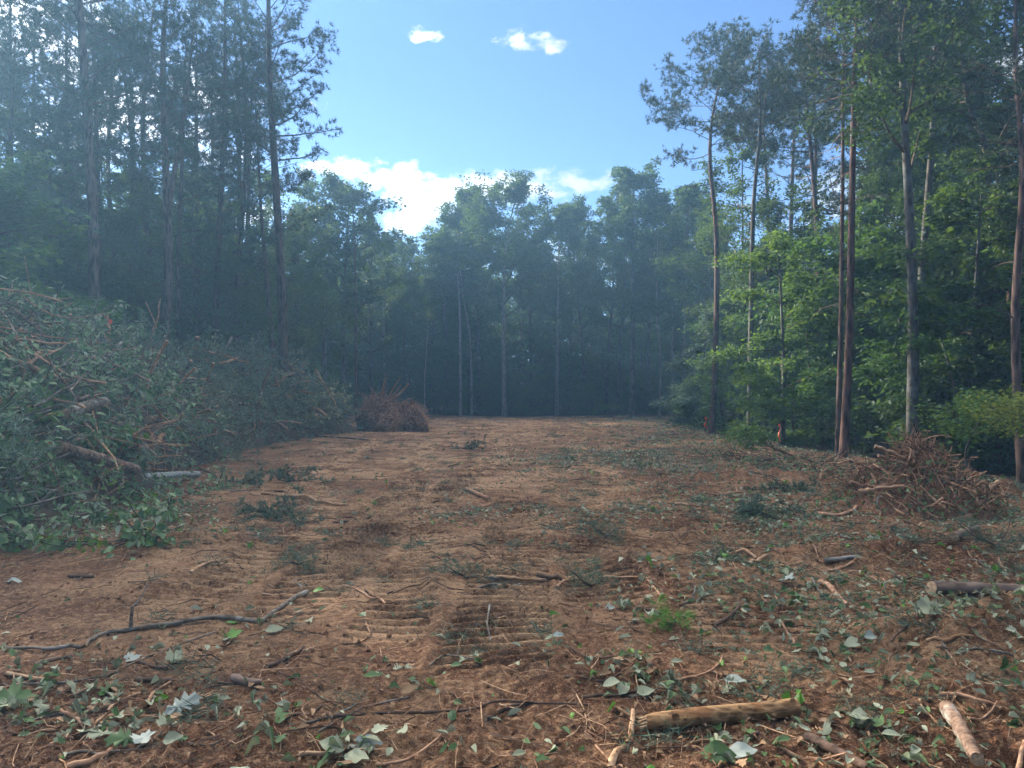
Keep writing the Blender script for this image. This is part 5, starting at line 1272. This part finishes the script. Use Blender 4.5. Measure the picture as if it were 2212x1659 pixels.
# big single leaves in the foreground
BL = [('big silvery oak leaf, largest of the lower left', 395, 1545, .17, 'lit_white', OAK, 30), ('white folded leaf just below the big silvery leaf', 318, 1600, .10, 'lit_white', MAPLE, 100), ('small bluish white leaf on the slanting twig', 292, 1428, .085, 'lit_white', MAPLE, 40),
      ('grey green star leaf beside the slanting twig', 384, 1428, .10, 'lit_pale', MAPLE, 70), ('broad dark green leaf at the left edge', 40, 1520, .17, 'lit_green', MAPLE, 10), ('dark green oak leaf below the big silvery leaf', 275, 1612, .14, 'lit_green', OAK, 200),
      ('cream edged leaf at the lower left beside the dark oak leaf', 225, 1600, .12, 'lit_pale', OAK, 240), ('pale leaf right of the white folded leaf', 375, 1608, .085, 'lit_pale', BEECH, 0), ('white leaf alone on the bare dirt at the left', 35, 1260, .11, 'lit_white', CURLED, 10),
      ('bright green leaf at the tip of the curved branch', 688, 1287, .085, 'lit_bright', BEECH, 340), ('pale leaves pair, left one by the tan log', 1318, 1492, .11, 'lit_pale', BEECH, 320), ('pale leaves pair, right one by the tan log', 1345, 1500, .10, 'lit_pale', BEECH, 60),
      ('pointed pale leaf at the end of the grey twig near the tan log', 1392, 1504, .10, 'lit_pale', BEECH, 20), ('round pale leaf right of the tan log', 1860, 1560, .12, 'lit_pale', BEECH, 200), ('silver five pointed leaf on the leafy ridge at the right', 1702, 1268, .12, 'lit_white', MAPLE, 290),
      ('pale green leaf below the brown log at the right', 2010, 1325, .14, 'lit_pale', MAPLE, 0), ('pale leaf with a red vein on the right dirt', 1842, 1405, .12, 'lit_pale', BEECH, 0), ('dark grey curled leaf above the pale one on the right dirt', 1880, 1382, .12, 'lit_white', CURLED, 20),
      ('teal ribbed leaf just above the big tan log', 1582, 1480, .10, 'lit_white', BEECH, 330), ('large ribbed green leaf at the bottom below the tan log', 1545, 1640, .14, 'lit_green', BEECH, 340), ('ribbed silver leaf at the bottom below the tan log', 1598, 1638, .12, 'lit_white', BEECH, 350),
      ('orange brown leaf right of the big tan log', 1815, 1512, .08, 'lit_brown', OAK, 10), ('dead brown leaf standing left above the big tan log', 1525, 1485, .09, 'lit_brown', CURLED, 100), ('orange dry leaf on the smooth dirt', 772, 1391, .07, 'lit_brown', CURLED, 80),
      ('fan of grey leaves at the bottom middle, left leaf', 720, 1625, .12, 'lit_pale', BEECH, 160), ('fan of grey leaves at the bottom middle, right leaf', 790, 1618, .13, 'lit_white', BEECH, 10), ('fan of grey leaves at the bottom middle, lowest leaf', 770, 1648, .12, 'lit_pale', BEECH, 330),
      ('pale oak leaf below the long thin branch', 870, 1595, .09, 'lit_pale', OAK, 300), ('yellowish flat leaf on the dirt above the long thin branch', 883, 1500, .08, 'lit_brown', BEECH, 20), ('pale oval leaf beside the middle dirt mound', 1205, 1382, .07, 'lit_white', BEECH, 10),
      ('white round leaf in the leafy patch right of middle', 1317, 1318, .08, 'lit_white', BEECH, 20), ('pale leaf flat on the tan dirt near the curved branch', 592, 1368, .11, 'lit_pale', BEECH, 10), ('bright green leaf on the dirt right of the curved branch', 512, 1382, .09, 'lit_bright', MAPLE, 20)]
for i, (lab, px, py, s, mat, tm, ang) in enumerate(BL):
    p = hit(px, py); a = math.radians(ang); G = Geo(); rng = np.random.default_rng(i + 900)
    tv = np.array(tm[0], float); tv[:, 2] += .05 * rng.normal() * tv[:, 0] + .04 * rng.normal(size=len(tv))
    G.leaves((tv, tm[1]), [(-s * .5 * math.cos(a), -s * .5 * math.sin(a), .022)], [(math.cos(a), math.sin(a), .12 + .2 * abs(rng.normal()))], [(rng.normal() * .15, -.55 + rng.normal() * .15, 1)], s * 1.1, 0)
    B = np.array([(0, 0, 0), (-.35 * s, rng.normal() * .02, -.005)]) + np.array([-s * .5 * math.cos(a), -s * .5 * math.sin(a), .022])
    G.tube(B, [.0016, .001], 4, 0)
    o = G.build('fallen_leaf', [M[mat]], smooth=True); o.location = p; tag(o, lab, 'leaf')
# fresh green leafy shoots at the near foot of the heap
def shoots():
    rng = np.random.default_rng(70)
    spots = [(150, 880), (250, 955), (70, 900), (100, 1040), (60, 1120), (200, 1130), (300, 1120), (350, 1090), (420, 1070), (470, 1055), (240, 1170), (320, 1165), (20, 1100), (140, 1180), (180, 1060), (30, 1010), (360, 1120), (60, 1180), (500, 975), (270, 1085)]
    for i, (px, py) in enumerate(spots):
        p = hit(px, py, True); G = Geo(); c = Vector(p)
        for k in range(8):
            d = rand_unit(rng, 1)[0]; d[2] = abs(d[2]) * .35 + .08; d[1] -= .2
            leafy_spray(G, rng, rng.normal(size=3) * [.01, .01, .005], d / np.linalg.norm(d), rng.uniform(.25, .7), .15 if i < 3 else .085, MAPLE if i < 3 else (BEECH if i % 2 else OAK), 1, 6 if i < 3 else 13, -.25)
        o = G.build('leafy_shoot', [M['twig'], M['leaf_light' if i in (0, 1, 2, 6, 10) else 'heap_leaf']]); o.location = c
        tag(o, ['five fingered bright leaves on a shoot above the heap front', 'bright lobed leaves on a shoot below the grey log end', 'bright leaves on a shoot at the heap front near the left edge'][i] if i < 3 else
            'leafy green shoot trailing on the dirt at the foot of the heap', 'leafy shoot', None if i < 3 else 'leafy shoots at the foot of the heap')
shoots()

# ------------------------------------------------------------------ labels that tell grouped trees apart
def stretch_group(group, phrase, marks):
    for o in [o for o in col.objects if o.get('group') == group]:
        q = o.location.x / max(o.location.y, .5) * F + CX
        h = o.scale[2]; hs = sorted(p.scale[2] for p in col.objects if p.get('group') == group); i = hs.index(h) / max(1, len(hs) - 1)
        w = ['shortest', 'middling', 'tall', 'tallest'][min(3, int(i * 4))] if 0 < i < 1 else ('very shortest' if i == 0 else 'very tallest')
        m = [t for lim, t in marks if q < lim]
        o['label'] = phrase % ({'shortest': 'short', 'tallest': 'very tall'}.get(w, w)) + ', ' + (m[0] if m else marks[-1][1])
FARM = [(700, 'behind the brush heap'), (900, 'above the root clumps'), (1060, 'by the pale slim trunks'), (1240, 'under the domed crown'), (1400, 'by the tallest broadleaf'), (1560, 'at the start of the right woods'), (9e9, 'behind the right woods')]
RIM = [(1560, 'by the first red pine'), (1700, 'by the crooked grey pine'), (1820, 'left of the tallest red trunk'), (1960, 'right of the tallest red trunk'), (2120, 'right of the forked grey tree'), (9e9, 'at the right edge')]
LEM = [(0, 'at the left edge'), (170, 'left of the thick pine trunk'), (350, 'left of the forked pine'), (500, 'right of the forked pine'), (620, 'by the pair of straight pines'), (9e9, 'right of the straight pines')]
stretch_group('saplings of the far row', '%s slender sapling under the far row', FARM)
stretch_group('trees behind the far row', '%s half hidden tree behind the far row', FARM)
stretch_group('shrubs of the far row', '%s leafy shrub under the far row', FARM)
stretch_group('saplings of the right woods', '%s slender sapling in the right woods', RIM)
stretch_group('trees deep in the right woods', '%s half hidden tree deep in the right woods', RIM)
stretch_group('shrubs of the right woods', '%s leafy shrub on the right woods floor', RIM)
stretch_group('saplings of the left woods', '%s slender sapling behind the brush heap', LEM)
stretch_group('trees deep in the left woods', '%s half hidden tree deep in the left woods', LEM)
number_group('leafy shoots at the foot of the heap', 'leafy green shoot at the foot of the brush heap, %s')

# ------------------------------------------------------------------ haze
def haze():
    G = Geo(); x0, x1, y0, y1, z0, z1 = -245, 245, -245, 245, -9, 26  # added haze volume standing in for lens glare
    V = [(x0, y0, z0), (x1, y0, z0), (x1, y1, z0), (x0, y1, z0), (x0, y0, z1), (x1, y0, z1), (x1, y1, z1), (x0, y1, z1)]
    G.add(V, [(0, 3, 2, 1), (4, 5, 6, 7), (0, 1, 5, 4), (1, 2, 6, 5), (2, 3, 7, 6), (3, 0, 4, 7)])
    m, T, o = new_mat('thin lens glare haze'); v = T.node('ShaderNodeVolumePrincipled')
    v.inputs['Color'].default_value = (0.34, 0.66, 1.0, 1); v.inputs['Density'].default_value = HAZE; v.inputs['Anisotropy'].default_value = 0.42
    T.l.new(v.outputs[0], o.inputs['Volume'])
    ob = G.build('haze', m); tag(ob, 'pale blue haze added over the clearing, standing in for lens glare', 'haze', kind='stuff')
HAZE = 0.0035
haze()
